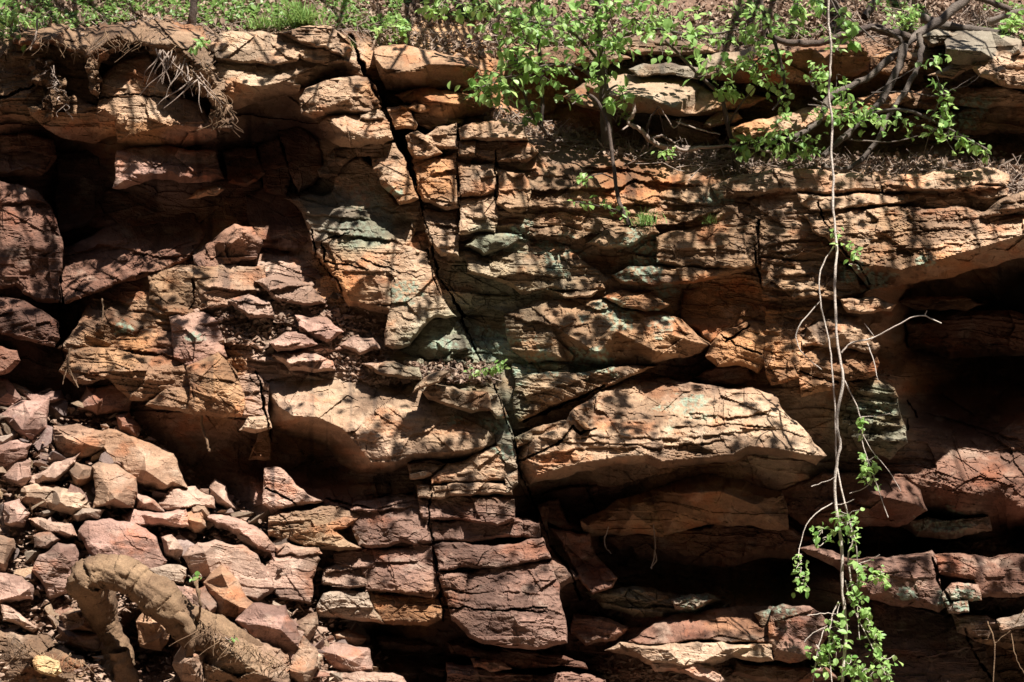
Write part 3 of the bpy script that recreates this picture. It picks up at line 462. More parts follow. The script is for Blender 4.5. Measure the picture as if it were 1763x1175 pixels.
rk("""
rock_block|dim brown block under the soil lip at the far left edge|-6|-20,100 80,78 150,110 170,160 165,185 75,205 20,200 -20,205||ub=20,ud=10
rock_ledge|rounded orange ledge left of the big tan corner block|4|49,187 85,180 126,165 163,184 200,208 201,232,-8 157,245,-12 85,222,-6 55,200|130,195,9|ub=10
rock_block|big smooth tan block hanging below the root mat at upper left|10|204,109,2 252,88,-4 259,102 272,136 296,163 340,177 361,204 370,222 371,235,-6 300,254,-8 235,254,-8 204,243,2 200,211 170,194 177,143 184,126|240,170,13 300,215,14 230,230,12|lam=.35,ub=16,ud=9
rock_block|purple brown square block with a lit left end beneath the big tan block|4|204,262 235,256 306,257 368,262,-4 384,306,-10 340,313 306,313 272,306 232,317 218,323 196,322 201,272|280,300,8 230,300,8|lam=.4,ub=14,ud=10,base='p'
rock_slab|thin pointed tan sliver lying below the purple brown square block|-10|322,342 345,326 372,320 384,327 372,335 345,340||lam=.5,back=14,tb=6,td=5,base='y'
rock_slab|flat tan slab on the cliff top right of the root mat|10|357,82 380,60 450,56 500,66 522,84 510,104,14 470,112,16 420,108,14 372,100|430,85,13|lam=.5,ub=5,ud=4
rock_block|broad tan wall block below the flat tan slab with a dark notch|9|375,98 420,106 470,110 510,104 560,96 600,105 617,120,4 575,125,4 515,143,12 512,158,6 470,168,0 440,176,-2 400,190,0 385,165 370,130|440,150,14 490,140,13 400,140,12|lam=.5,ub=18,ud=10
rock_ledge|tan ledge with a dark shadow line under the grass tuft|16|481,58 522,48 566,48 593,65 604,84 590,99 556,82 508,72||ub=8,ud=9,tb=12
rock_ledge|stepped tan rib beside the crack below the top ledge|14|500,72 556,84 590,100 600,106 560,110 520,100 505,86||ub=6
rock_block|pale tan block left of the long crack below the dark notch|18|518,170 528,155 562,141 610,133 631,136 644,150 658,184 631,201 597,194 576,194 542,203 520,194|560,185,22 600,170,22|lam=.6,ub=9,ud=8
rock_block|rounded tan block with an overhanging nose left of the crack|19|551,214,8 566,204 597,199 631,204 661,190 671,218 675,238 658,247 624,250 586,250 559,234,4|590,225,26 640,225,22|lam=.5,ub=14,ud=9
rock_slab|small thin lit plate between the two tan blocks by the crack|21|622,196 640,190 660,190 666,202 640,206 622,204||ub=4,ud=3,back=20
rock_block|small brown knob under the rounded tan nose|2|566,269 576,259 614,254 620,264 590,284 566,285||ub=8
rock_slab|small dark pointed flake below the brown knob|-6|549,293 563,279 590,286 580,303 552,303||back=20
rock_block|jagged light tan block leaning on the crack at mid height|12|614,252 678,248 699,283 712,327 719,340 685,351 658,317 644,293 644,272 617,272|670,300,16|lam=.8,ub=10
rock_block|grey green cracked face below the small brown knob|0|491,344,-18 559,340,-4 576,330 580,306 592,286 620,270 646,294 660,318 682,352 722,345 722,374 712,400 700,424 684,492 672,540 603,526 593,512 580,482 556,451 539,434 535,395,-6 520,365,-12|620,345,1 600,400,5 640,470,10 600,500,6 670,420,8|lam=.45,lich=.4,ub=10
rock_block|smooth cream slab face with a pointed shadow at its foot|10|665,594 668,553 675,492 685,424 699,424 733,438 746,475 763,519,6 784,543,0 746,545,6 729,560 712,584 706,594 678,600|700,560,15 720,480,14|lam=.25,ub=6,stain=.7
rock_block|dark green stained block in the notch under the cream face|-8|706,592 729,558 750,540 780,547 794,567 814,618 780,624 733,618 675,608|750,600,-2 740,570,-4|lam=.4,base='n',ub=8
rock_block|thin grey green plate leaning in the dark notch|-1|750,590 770,578 792,580 806,600 790,606 760,602||lam=.3,base='g',back=15
boulder|large lit orange boulder right of the crack at the top|8|646,89,0 658,82,-4 746,90,-4 797,102,-4 821,116,0 827,129,2 801,146,-8 746,155,-14 699,155,-16 668,152,-14 656,129,-2 648,102|660,118,12 700,122,16 740,110,15 790,112,12|lam=.35,ub=6,ud=3,base='t',lich=.5
rock_slab|long low orange slab in shade beneath the large lit boulder|0|682,167 712,157 740,153 774,160 814,168 850,184,-4 825,197,-12 780,208,-12 746,197 720,180 699,177|740,172,8 790,180,6|lam=.5,ub=8
rock_slab|thin orange tongue of rock below the long low orange slab|4|697,186 715,178 745,180 748,188 725,193||back=15,ub=4,base='o'
rock_ledge|stack of small lit plates against the crack right side|4|668,187 699,184 717,214 712,223 675,221 668,201||ub=6,lam=1.2
rock_ledge|shaded brown layers between the plates and the litter ledge|-6|716,196 760,200 800,206 790,216 740,222 716,212||ub=6,lam=1.2
rock_block|light tan rounded lump at the top left of the central wall|10|733,235 753,221 784,214 786,255 756,258 738,252||ub=8,lam=.4
rock_block|tall tan pillar face right of the long crack|7|736,270 760,274 784,262 788,300 790,357 767,361 729,344 712,310 706,285 716,270|760,310,10|lam=.5,ub=8
rock_block|small crumbling tan blocks between the pillar and the lump|12|700,236 720,228 738,240 760,262 735,272 715,272 704,255||rough=1.6
rock_ledge|top lit bed of the central wall at its left end|16|792,222 815,214 860,208 900,216 908,240 860,240 820,238 795,240||ub=7,lam=.7
rock_ledge|second bed of the central wall with rust patches|12|790,246 850,242 906,246 925,262 905,278 850,276 792,268||ub=7
rock_block|smooth tan square block in the upper central wall|13|789,282 848,283 856,296 852,327 831,337 791,338|820,310,16|lam=.3,ub=7
rock_block|rust spotted block right of the smooth tan square block|12|858,292 900,300 912,325 905,362 880,366 856,350||lam=.5
rock_block|lower tan square block beside the long vertical joint|11|791,345 830,342 852,340 856,370 850,400 792,402||lam=.4,ub=5
rock_block|orange block between the crack and the vertical joint|6|726,362 765,366 788,362 790,400 788,440 760,440 742,415||lam=.7
rock_ledge|long pale grey slab lying across the ledge behind the saplings|-8|972,167,-10 1006,146,-26 1084,131,-36 1152,131,-36 1186,136,-32 1207,150,-24 1220,160,-20 1271,165,-20 1322,168,-24 1288,184,-18 1241,191,-16 1186,197,-14 1139,196,-14 1084,193,-14 1033,189,-14 999,180,-12|1050,165,-2 1095,163,0 1118,170,2 1160,186,4 1240,184,0 1150,150,-18|lam=.25,rough=.6,ub=5,ud=4,tb=3,td=2,base='s',lich=.4,lean=0
rock_ledge|thin dark lipped slab resting above the long pale slab|-22|1085,120 1110,112 1150,110 1200,118 1212,136 1160,128 1100,130||lam=.5,ub=4,back=25
rock_ledge|sloping pale slab between the thin lip and the big red slab|-14|1200,120 1215,104 1245,92 1300,82 1345,76 1350,90 1280,110 1260,135 1215,134||lam=.4,tb=20,td=14,base='g'
rock_ledge|long dark red slab overhanging the right litter ledge|0|1215,128,-6 1262,110 1330,100 1400,84 1440,80 1480,78 1497,98 1492,118,-12 1430,138,-24 1380,144,-26 1290,142,-24|1300,112,6 1420,100,8|lam=.35,ub=6,base='m',tb=5
rock_ledge|light orange bed running under the dark red slab|-10|1251,218 1300,205 1380,190 1440,176 1500,165 1560,158 1575,172 1490,198 1400,214 1330,234 1262,242||tb=10,td=9,ub=8
rock_slab|small leaf shaped tan slab beneath the long pale slab|-12|1214,213 1237,194 1268,197 1277,205 1262,211 1225,220||back=20,ub=5,base='y',tb=8
rock_block|brown shaded block behind the thin sapling trunk|-26|1140,205 1210,212 1240,230 1225,250 1150,245||
rock_slab|flat topped dark slab with bleached grey top at upper right|8|1628,74,-4 1648,56,-26 1704,56,-28 1756,72,-18 1760,96,-4 1721,108,0 1640,108,0 1630,92,2|1630,84,10 1690,88,14 1754,85,10|lam=.2,ub=3,ud=2,tb=2,td=1,base='g',stain=.2,lich=0
rock_slab|small grey rock left of the bleached flat slab|-14|1585,63 1612,51 1650,60 1630,76 1602,80||tb=10,td=8,base='g'
rock_block|lit orange corner block below the bleached slab|6|1674,114 1704,102 1763,93 2250,93 2250,140 1742,150 1718,143 1687,129|1720,125,12|ub=8,base='t'
rock_slab|thin lit blade of rock left of the orange corner block|0|1600,128 1640,112 1672,109 1680,118 1640,134||back=20,tb=8,td=6
rock_ledge|layered dark bed receding under the orange corner block|-24|1560,160 1640,148 1720,152 2250,160 2250,192 1700,186 1600,190 1556,180||ub=10,lam=1.2
rock_ledge|greenish dark bed in the shaded right wall|-34|1560,200 1650,194 2250,200 2250,236 1680,232 1600,238 1550,225||ub=10,lam=1.3
rock_ledge|broad lit ledge under the leaf litter at the right|14|1517,317,8 1551,303 1620,296 1704,291 1738,304 1732,321 1687,319 1640,330 1592,330 1524,330|1620,312,18|ub=7,ud=8,lam=.6,tb=9
rock_slab|short lit plate below the broad right ledge|16|1660,331 1681,320 1735,325 1733,337 1687,341||ub=5,back=18
rock_slab|pointed lit slab jutting out at the right edge|24|1687,368 1732,342 1763,332 2250,330 2250,362 1763,362 1721,370 1698,377||ub=5,tb=9,td=6,base='t'
rock_slab|long thin bed ending in a sharp tip on the right wall|13|1374,334 1432,340 1517,337 1585,333 1603,341 1551,351 1483,354 1449,361 1398,361 1380,350||ub=5,lam=.6
rock_ledge|tan layered beds under the litter left of the hanging vine|11|1225,322 1290,302 1380,292 1460,300 1512,305 1515,328 1430,332 1374,328 1310,336 1240,342||ub=7,tb=10
rock_ledge|great overhanging bed above the dark hollow on the right|20|1386,372 1450,362 1550,356 1650,357 1700,368 1763,374 2250,376 2250,425,-6 1763,441,-14 1700,458,-16 1620,478,-18 1540,492,-14 1500,497,-10 1478,470 1448,430 1400,400|1440,400,23 1480,452,26 1551,464,30 1613,448,30 1694,424,30 1763,404,28 1560,476,4 1600,468,15 1640,462,5 1680,450,14 1720,440,4 1763,424,14 1790,416,6 1850,415,-4|lam=.8,rough=1.7,ub=4,ud=3,tb=6,dip=-.12
rock_block|cracked brown block left of the great overhanging bed|9|1312,355 1372,366 1400,402 1440,430 1430,445 1380,436 1310,440 1306,400|1370,400,13 1560,476,4 1600,468,15 1640,462,5 1680,450,14 1720,440,4 1763,424,14 1790,416,6 1850,415,-4|ub=6,lam=.9
rock_block|laminated block beneath the cracked brown block|8|1312,446 1380,440 1432,450 1470,468 1480,500 1450,514 1380,512 1316,516||ub=6,lam=1.3
rock_slab|small sunlit shelf sticking out over the hollow|18|1448,518 1504,513 1541,525 1533,534 1504,537 1462,537||ub=5,tb=6,back=30,base='t'
boulder|sunlit domed rock behind the hanging vine|12|1381,583,6 1392,566 1408,555 1449,546 1476,548 1497,567 1514,594 1504,608 1470,600 1415,596 1384,594|1450,572,22|lam=.25,ub=6,tb=16,td=10,base='t'
rock_block|orange rock below the dome behind the hanging vine|10|1378,596 1425,596 1504,610 1512,628 1507,644 1459,654 1432,671 1381,682 1374,640|1420,620,14|ub=8,base='o'
rock_block|coarse rusty block left of the domed rock|6|1318,530 1400,524 1408,550 1380,578 1374,650 1330,662 1318,620|1350,580,9|rough=1.5,base='o'
rock_ledge|shaded layered buttress at the edge of the hollow|0|1476,672 1520,664 1541,680 1550,720 1560,760 1530,790 1480,770 1450,730|1510,710,5|lam=1.5,ub=12,base='n'
rock_ledge|thin bright plate on top of the shaded buttress|4|1462,660 1500,650 1538,668 1544,682 1490,680||lam=1.2,back=15,ub=5
rock_slab|grey green lens of rock near the top of the central wall|14|1009,418 1040,400 1084,390 1125,392 1134,404 1084,422 1043,428|1080,402,18|lam=.3,ub=6,ud=8,tb=8
rock_slab|grey green lobe at the left of the central wall|11|801,423 820,408 842,404 890,407 905,414 880,424 835,440|850,414,16|lam=.3,ub=7,ud=9,base='n'
rock_block|tan jointed block at the upper right of the central wall|12|1132,410 1186,397 1220,390 1305,388 1303,430 1302,458 1288,463 1220,460 1132,451||ub=7,ud=6,lam=.6
rock_ledge|long tapering bed with a black shadow line above it|12|1054,474 1084,461 1118,461 1159,463 1220,465 1297,466 1254,475 1203,483 1159,489 1118,492 1071,487|1100,476,17|ub=6,ud=6,lam=.4
rock_slab|rusty split lens in the middle of the central wall|12|1040,514 1071,501 1118,504 1151,524 1132,533 1111,535 1071,527|1090,514,16|lam=1.2,ub=6,back=25,base='o'
rock_slab|thin lit flake hanging on the central wall|9|956,502 992,500 1030,500 1018,509 975,512||back=16,ub=4,base='t'
rock_block|shaded greenish block under the left grey green lobe|4|802,432 840,444 890,424 940,410 975,424 1010,456 1046,478 1040,498 950,496 900,506 850,478 806,470|900,450,9 970,460,7|lam=.5,base='b'
rock_block|large dark streaked bulge in the centre of the wall|10|870,545,2 914,519,2 982,514,4 1043,517,4 1084,533,6 1139,540,6 1172,552,6 1222,592,4 1186,612,2 1118,628,0 1050,628,-2 982,622,-2 914,624,-2 882,600,0|950,560,12 1060,570,16 1150,575,18 1030,608,20 1130,605,18 950,606,16 1200,590,12|lam=.5,ub=3,ud=3,tb=9,td=5,base='b',lean=0
rock_slab|green stained shaded strips below the dark streaked bulge|0|884,628 960,624 1060,630 1130,628 1060,640 960,645 888,652||lam=1.4,ub=5,base='n'
rock_block|orange curved face hollowed below the tapering bed|-8|1180,500 1250,482 1302,474 1312,520 1316,552 1282,555 1240,576 1226,592 1176,552||lam=.3,base='o',ub=5,rough=.7
rock_block|bright orange block at the foot of the hollowed face|4|1227,594 1241,576 1282,555 1322,560 1326,594 1319,621 1302,642 1282,630 1237,630 1216,612|1290,600,9|lam=.5,base='o',ub=8
rock_block|dark purple wedge in shade under the bright orange block|-12|1195,650 1237,632 1278,630 1308,655 1275,664 1224,662||lam=.4,base='m'
rock_ledge|layered wedge of thin beds above the big lower ledge|12|888,713 890,657 948,642 1016,640 1084,632 1132,632 1071,657 1023,674 948,697 897,724|950,670,16|lam=1.1,ub=6,dip=.25
rock_slab|upturned small flake on the big lower ledge|32|985,713 1000,722 1016,738 1006,738 990,724||back=6,ub=2,tb=2,td=1,base='o'
rock_ledge|huge sunlit lower ledge right of the long crack|30|889,772,12 925,752 975,740 990,712 1045,676,8 1090,657,0 1150,655,0 1210,668,6 1290,672,8 1332,687,12 1347,717,22 1382,745,30 1418,780,36 1400,796,22 1340,783,18 1280,778,14 1260,792,14 1140,803,14 1115,792,14 1060,797,14 1000,807,14 918,830,14 897,792,14|905,786,26 925,818,32 1000,797,36 1060,788,38 1115,783,38 1140,794,38 1262,782,38 1290,768,38 1345,774,40 1395,784,40 1100,720,24 1200,700,18 1250,735,30 1000,760,28 1330,720,28 1150,745,32 1180,700,14|lam=1.1,ub=3,ud=3,tb=8,td=4,base='t',dip=.1,lean=0,grow=5
rock_ledge|narrow bed wedged into the crack beside the huge ledge|26|887,752 925,738 972,726 984,742 941,754 893,769||ub=4,lam=.6,dip=.2
boulder|huge pale block with an orange undercut left of the long crack|26|456,662,4 470,648,2 542,652,4 603,649,4 631,642,0 692,657,2 729,674,8 800,690,14 852,712,18 858,740,22 852,762,22 800,787,16 753,791,14 712,793,14 678,810,10 620,814,0 586,796,-10 560,764,-16 510,752,-18 470,738,-20 458,715,-12|480,700,22 505,716,28 545,718,32 590,738,36 612,764,36 640,797,32 680,797,36 710,782,32 760,780,32 800,775,32 620,690,20 560,685,20 740,720,26 800,740,28 665,700,26 640,740,34 720,690,16|lam=.25,ub=3,ud=3,tb=8,td=4,base='t',rough=1.0,lean=0
rock_slab|long flat capping slab on the huge pale block|34|729,677 742,662 780,668 838,678 848,707 814,709 774,698 740,688||lam=.35,ub=6,ud=6,base='t',back=20
rock_slab|curved upright flake leaning on the huge pale block|44|712,675 722,660 735,650 757,641 774,641 755,658 733,664||lam=.2,ub=3,back=8,base='t'
rock_slab|low flat slab at the back of the huge pale block|22|625,629 678,624 719,634 724,652 692,651 644,639||lam=.5,ub=6,back=20
rock_block|short pillar stone wedged at the top of the lower crack|28|838,680 857,680 873,717 854,720 842,703||lam=.3,ub=5,base='y',amp=.05
rock_block|long narrow pillar stone in the lower crack|24|850,722 871,719 881,747 887,783 890,830 872,850 862,790||lam=.5,ub=5,base='g',amp=.05
rock_block|small square stone under the corner of the huge pale block|26.0|703,800 746,793 768,800 740,818 708,824||ub=5,lam=.5
rock_ledge|long curved bed below the huge pale block near the crack|26.0|772,800 830,780 858,768 866,792 872,824 820,830 745,832 744,822||ub=6,lam=.5,base='t'
rock_ledge|squared tan bed with a lit edge below the curved bed|28.0|719,836 784,832 879,834 881,850 800,852 722,855||ub=5,lam=.5,base='t'
rock_block|tan grained block under the squared tan bed|27.0|722,859 855,857 883,862 884,894 855,904 780,893 729,892||ub=6,lam=.5
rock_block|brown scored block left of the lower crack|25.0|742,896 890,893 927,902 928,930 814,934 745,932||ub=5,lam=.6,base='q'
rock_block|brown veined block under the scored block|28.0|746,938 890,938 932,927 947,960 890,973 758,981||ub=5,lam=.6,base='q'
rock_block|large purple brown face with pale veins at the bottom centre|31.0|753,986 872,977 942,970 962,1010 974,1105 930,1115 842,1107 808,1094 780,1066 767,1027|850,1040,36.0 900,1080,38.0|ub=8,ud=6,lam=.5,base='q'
rock_block|narrow shaded stone strip right of the lower crack|0|928,870 944,872 948,950 938,956 930,920||lam=.3,base='m'
rock_block|cracked left end block lit from above beside the scree|22.0|457,809 484,807 508,838 556,861 520,868 477,879 454,867||ub=6,lam=.6,base='k'
rock_ledge|long pale laminated bed dipping behind the scree top|25.0|464,892 520,882 549,875 617,885 622,893 576,913 622,942 542,944 464,923||ub=6,lam=1.2,base='s'
rock_block|rounded red brown face left of the jointed pillar|23.0|610,867 650,860 719,857 741,894 742,934 644,943 620,940 608,911 604,884|680,900,28.0|ub=7,lam=.3,base='q'
rock_ledge|shaded flat bed under the overhang of the huge pale block|-2.0|560,850 640,846 716,834 720,852 640,860 580,866||ub=6,base='m'
rock_block|curved brown face below the rounded red brown face|24.0|576,954 644,945 743,940 757,1013 748,1030 631,1018 624,981 576,972|690,990,28.0|ub=5,lam=.5,base='q'
rock_block|rust orange blade shaped face at lower left of the jointed pillar|25.0|628,995 644,1022 760,1030 758,1064 733,1077 661,1073 642,1047|690,1045,29.0|ub=9,ud=8,lam=.3,base='o'
rock_ledge|stack of white lit laminations beside the rust orange face|27.0|546,1046 559,1024 600,1014 631,1022 641,1047 661,1073 610,1066 552,1060||ub=6,lam=1.6,base='g'
rock_ledge|pale thin bedded ledge under the curved brown face|26.0|560,980 600,970 626,982 632,1006 600,1014 556,1004||ub=6,lam=1.5,base='k'
rock_slab|tilted purple slab with a bright edge right of the crack|6|946,911 975,916 1013,921 1016,942 1060,993 1052,1010 1018,1022 998,995 972,945|985,940,2 1020,990,0|lam=.2,ub=3,base='m',back=20
rock_block|small sunlit loose block caught in the crack|14|931,978 951,961 975,979 998,993 965,1014 938,995|955,985,20|lam=.3,ub=10,ud=8,tb=8,td=8,back=20,base='k'
rock_slab|broken brown plate above the tilted purple slab|-8|935,870 962,860 976,900 1010,908 1008,916 958,910 940,896||lam=.2,base='m',back=15
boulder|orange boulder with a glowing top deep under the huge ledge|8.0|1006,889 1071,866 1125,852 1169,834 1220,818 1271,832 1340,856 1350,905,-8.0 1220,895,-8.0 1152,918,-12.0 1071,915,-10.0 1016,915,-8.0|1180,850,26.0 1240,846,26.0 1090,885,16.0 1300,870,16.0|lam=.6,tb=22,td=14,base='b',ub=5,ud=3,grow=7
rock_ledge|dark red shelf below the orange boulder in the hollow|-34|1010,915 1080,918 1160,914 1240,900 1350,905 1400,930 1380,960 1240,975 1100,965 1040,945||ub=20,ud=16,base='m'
rock_ledge|grey green crumbling edge at the floor of the central hollow|-8|1010,1022 1080,1014 1160,1026 1215,1022 1240,1034 1190,1054 1110,1062 1040,1045||lam=1.4,ub=12,ud=10,base='n',tb=10,td=8
rock_slab|small pale green stone on the floor of the hollow|0|1158,1034 1190,1024 1224,1034 1196,1048 1165,1048||back=10,base='g',ub=4
rock_block|red brown split rock with a lit lower band at the bottom|14|1084,1102,6 1120,1080,-2 1152,1066,-6 1220,1053,-10 1290,1046,-10 1330,1048,-6 1322,1085,6 1326,1106,12 1240,1104,14 1160,1106,12|1200,1090,6|lam=.3,ub=3,ud=1,base='m'
rock_ledge|curved cream band of rock at the very bottom|18|1043,1121 1070,1108 1160,1109 1240,1107 1328,1110 1330,1136 1260,1130 1186,1150 1118,1142|1150,1120,24 1250,1118,24|lam=.4,ub=9,ud=8,base='y',tb=6
rock_block|rounded maroon rock at the bottom beside the hanging vine|14|1330,1052 1350,1042 1392,1046 1420,1070 1422,1095 1400,1130 1362,1140 1334,1134 1326,1100|1355,1070,20 1345,1120,22|lam=.2,base='m',ub=10
rock_slab|grey blue pale slab leaning on the rounded maroon rock|4|1300,1058 1330,1052 1345,1066 1338,1120 1322,1110||lam=.2,base='g',back=15
rock_ledge|long shaded ledge behind the lower part of the vine|6|1376,947 1402,940 1466,964 1504,962 1548,958 1602,950 1611,966 1619,1013 1625,1044 1613,1053 1550,1044 1490,1029 1466,1002 1440,978|1560,990,13|lam=.6,ub=16,ud=12,tb=7,td=6,base='q'
rock_ledge|stepped brown ledge topped with rubble at the right edge|4|1606,957 1653,955 1708,964 1763,957 2250,955 2250,1022 1763,1024 1687,1027 1680,998 1619,988|1720,990,10|lam=.7,ub=9,base='m',tb=6
rock_slab|small pale lit block below the stepped brown ledge|14|1624,1020 1640,1006 1682,1008 1688,1032 1626,1034||lam=.5,base='k',back=20,tb=6
rock_slab|lowest bleached flat stone on the right rubble shelf|18|1718,1068 1763,1058 2250,1056 2250,1078 1763,1080 1726,1088||base='g',back=14,tb=8,td=6,ub=5
rock_slab|narrow lit stone left of the bleached flat stone|16|1626,1036 1664,1036 1666,1052 1636,1054||base='k',back=14,tb=5,ub=4
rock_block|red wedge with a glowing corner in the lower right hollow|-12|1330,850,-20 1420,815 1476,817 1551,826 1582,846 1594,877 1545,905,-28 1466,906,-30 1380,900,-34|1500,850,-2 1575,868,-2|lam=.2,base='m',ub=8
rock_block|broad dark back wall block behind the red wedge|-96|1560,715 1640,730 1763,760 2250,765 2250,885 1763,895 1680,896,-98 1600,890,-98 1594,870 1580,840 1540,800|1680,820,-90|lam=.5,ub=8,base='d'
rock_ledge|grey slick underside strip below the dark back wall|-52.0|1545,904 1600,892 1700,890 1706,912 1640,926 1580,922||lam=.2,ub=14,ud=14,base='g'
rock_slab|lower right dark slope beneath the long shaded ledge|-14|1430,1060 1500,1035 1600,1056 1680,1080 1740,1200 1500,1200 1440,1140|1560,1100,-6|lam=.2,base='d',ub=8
rock_ledge|crumbling ledge under the rubble at the right bottom edge|4|1640,1056 1700,1062 1763,1086 2250,1090 2250,1130 1740,1120 1690,1105 1650,1090||lam=1.1,ub=14,ud=12
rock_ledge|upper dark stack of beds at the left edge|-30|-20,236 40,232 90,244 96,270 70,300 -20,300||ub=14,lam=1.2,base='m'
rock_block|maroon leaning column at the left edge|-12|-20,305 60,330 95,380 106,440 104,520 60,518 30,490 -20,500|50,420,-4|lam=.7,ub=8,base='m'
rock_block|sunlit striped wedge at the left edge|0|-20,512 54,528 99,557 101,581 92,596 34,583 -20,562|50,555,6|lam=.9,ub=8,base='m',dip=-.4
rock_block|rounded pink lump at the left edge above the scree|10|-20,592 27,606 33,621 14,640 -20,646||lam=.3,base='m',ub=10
rock_block|lit jagged chunk on the dark left wall|-9.0|334,438 368,417 402,388 432,393 450,417 440,443 391,457 340,465|400,420,5.0 420,400,5.0|base='p',ub=6,tb=10,td=8
rock_block|brown hollowed panel with a pale blue streak on the left wall|-3.0|259,477 313,463 381,461 450,463 452,500 340,538 317,538 293,535 262,511|300,500,-7.0 360,495,5.0|lam=.4,base='b',ub=8,grow=6
rock_block|yellow and brown buttress on the left wall|-11.0|104,594 167,518 218,519 293,560 296,594 300,612 259,609 180,598 126,603|180,560,1.0 240,570,-3.0|lam=.7,base='b',ub=6,dip=.3,grow=6
rock_block|ribbed orange band at the foot of the left wall|4.0|107,642 126,610 187,605 259,617 317,623 340,658 289,671 259,681 225,685 191,649 136,659|200,630,12.0 270,645,12.0|lam=.8,ub=8,base='b',grow=6
rock_block|maroon fluted slab in the middle of the left wall|3.0|296,552 340,536 372,560 385,610 330,630 306,615|335,580,10.0|lam=.4,base='p',grow=6
rock_block|lit orange wedge with a scalloped lower edge|16.0|327,637 374,612 402,647 417,690 411,712 340,709 330,695|380,665,24.0|lam=.4,ub=7,base='b',grow=6
rock_block|pale laminated block right of the scalloped orange wedge|14.0|406,655 440,650 458,668 458,715 420,712 412,680||lam=1.3,base='k',grow=6
rock_block|small grey brown block left of the scalloped orange wedge|12.0|255,695 289,675 337,671 327,709 306,702||lam=.3,base='b',ub=8,grow=6
rock_slab|lit rubble slab on the sloping shelf left of the cream face|21.0|466,590 495,574 525,576 545,592 520,598 480,604||lam=.4,tb=8,td=8,back=14,base='p'
rock_slab|wide dark edged slab on the sloping shelf|18.0|470,612 520,604 570,622 576,636 540,640 500,636||lam=.5,tb=8,td=8,back=18,ub=8,base='k'
rock_slab|purple grey plate high on the sloping shelf|5.0|440,486 490,478 530,490 560,520 520,524 470,512||lam=.6,tb=14,td=12,back=16,base='k'
rock_slab|reddish plate in the middle of the sloping shelf|13.0|510,545 560,548 590,570 560,588 520,574||lam=.3,tb=10,td=9,back=14,base='p'
rock_slab|small lit plate at the foot of the cream face|8|585,594 610,580 640,584 655,600 620,610||lam=.3,tb=8,td=7,back=12,base='k'
rock_slab|grey plate on the left end of the sloping shelf|9.0|395,520 430,508 460,520 470,545 430,548||lam=.5,tb=10,td=8,back=14,base='k'
rock_slab|sharp white tipped flake at the foot of the left wall|24.0|418,737 432,724 455,722 462,735 440,740||back=10,tb=7,td=6,base='y',grow=6
rock_block|triangular brown stone between the wedge and the huge pale block|2|430,790 446,745 462,738 464,790||back=20,lam=.2,base='o'
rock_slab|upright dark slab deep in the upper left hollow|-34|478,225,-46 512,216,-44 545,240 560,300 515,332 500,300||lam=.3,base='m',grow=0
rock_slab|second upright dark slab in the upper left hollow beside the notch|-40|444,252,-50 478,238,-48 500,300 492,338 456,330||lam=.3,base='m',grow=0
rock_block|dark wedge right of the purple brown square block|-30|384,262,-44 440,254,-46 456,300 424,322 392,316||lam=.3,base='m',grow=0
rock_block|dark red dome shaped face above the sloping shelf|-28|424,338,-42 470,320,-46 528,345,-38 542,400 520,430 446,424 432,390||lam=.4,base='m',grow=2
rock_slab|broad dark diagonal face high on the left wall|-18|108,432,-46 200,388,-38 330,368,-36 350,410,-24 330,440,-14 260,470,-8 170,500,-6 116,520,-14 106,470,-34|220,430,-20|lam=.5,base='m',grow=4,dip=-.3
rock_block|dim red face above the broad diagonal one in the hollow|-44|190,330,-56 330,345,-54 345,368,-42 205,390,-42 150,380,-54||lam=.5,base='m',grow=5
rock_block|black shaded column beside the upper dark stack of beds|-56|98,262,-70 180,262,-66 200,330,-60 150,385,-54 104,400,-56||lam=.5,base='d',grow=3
rock_ledge|broken lit crest at the top of the sloping shelf|-14|440,452,-24 500,440,-26 540,452,-22 556,482,-12 500,492,-10 446,480,-10||lam=1.2,base='k',grow=3,tb=10,td=8
rock_ledge|thin flaky beds in the middle of the sloping shelf|-2|460,560,-10 520,540,-14 590,560,-10 620,590,2 560,604,4 480,596,4||lam=1.5,base='k',grow=3,tb=12,td=9
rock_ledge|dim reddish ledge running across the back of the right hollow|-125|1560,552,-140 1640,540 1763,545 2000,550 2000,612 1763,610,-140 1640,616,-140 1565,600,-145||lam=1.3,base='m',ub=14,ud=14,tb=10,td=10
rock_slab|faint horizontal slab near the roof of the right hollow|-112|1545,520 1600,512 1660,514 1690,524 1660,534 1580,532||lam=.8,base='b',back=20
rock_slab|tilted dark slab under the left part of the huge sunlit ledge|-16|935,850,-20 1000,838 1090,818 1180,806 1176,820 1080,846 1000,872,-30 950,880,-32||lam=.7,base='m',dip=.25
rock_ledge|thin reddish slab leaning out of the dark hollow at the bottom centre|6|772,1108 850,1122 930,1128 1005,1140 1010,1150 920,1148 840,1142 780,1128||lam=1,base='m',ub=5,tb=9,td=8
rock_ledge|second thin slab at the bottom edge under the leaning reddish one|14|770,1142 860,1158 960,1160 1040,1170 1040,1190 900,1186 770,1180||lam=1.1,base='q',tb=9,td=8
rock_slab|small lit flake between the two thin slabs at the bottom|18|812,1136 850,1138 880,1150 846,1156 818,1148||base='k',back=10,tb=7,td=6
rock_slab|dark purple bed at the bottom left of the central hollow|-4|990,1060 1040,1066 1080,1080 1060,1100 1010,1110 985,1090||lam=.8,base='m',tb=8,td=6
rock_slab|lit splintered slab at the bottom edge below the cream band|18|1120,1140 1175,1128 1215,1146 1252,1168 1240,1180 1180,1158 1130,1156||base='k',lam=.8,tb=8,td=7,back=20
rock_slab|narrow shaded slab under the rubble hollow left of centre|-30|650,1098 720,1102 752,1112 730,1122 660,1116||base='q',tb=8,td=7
rock_slab|low grey slab in the black hollow right of the scree foot|-22|640,1130 700,1136 770,1150 760,1166 680,1158 636,1146||base='q',tb=8,td=7,lam=.8
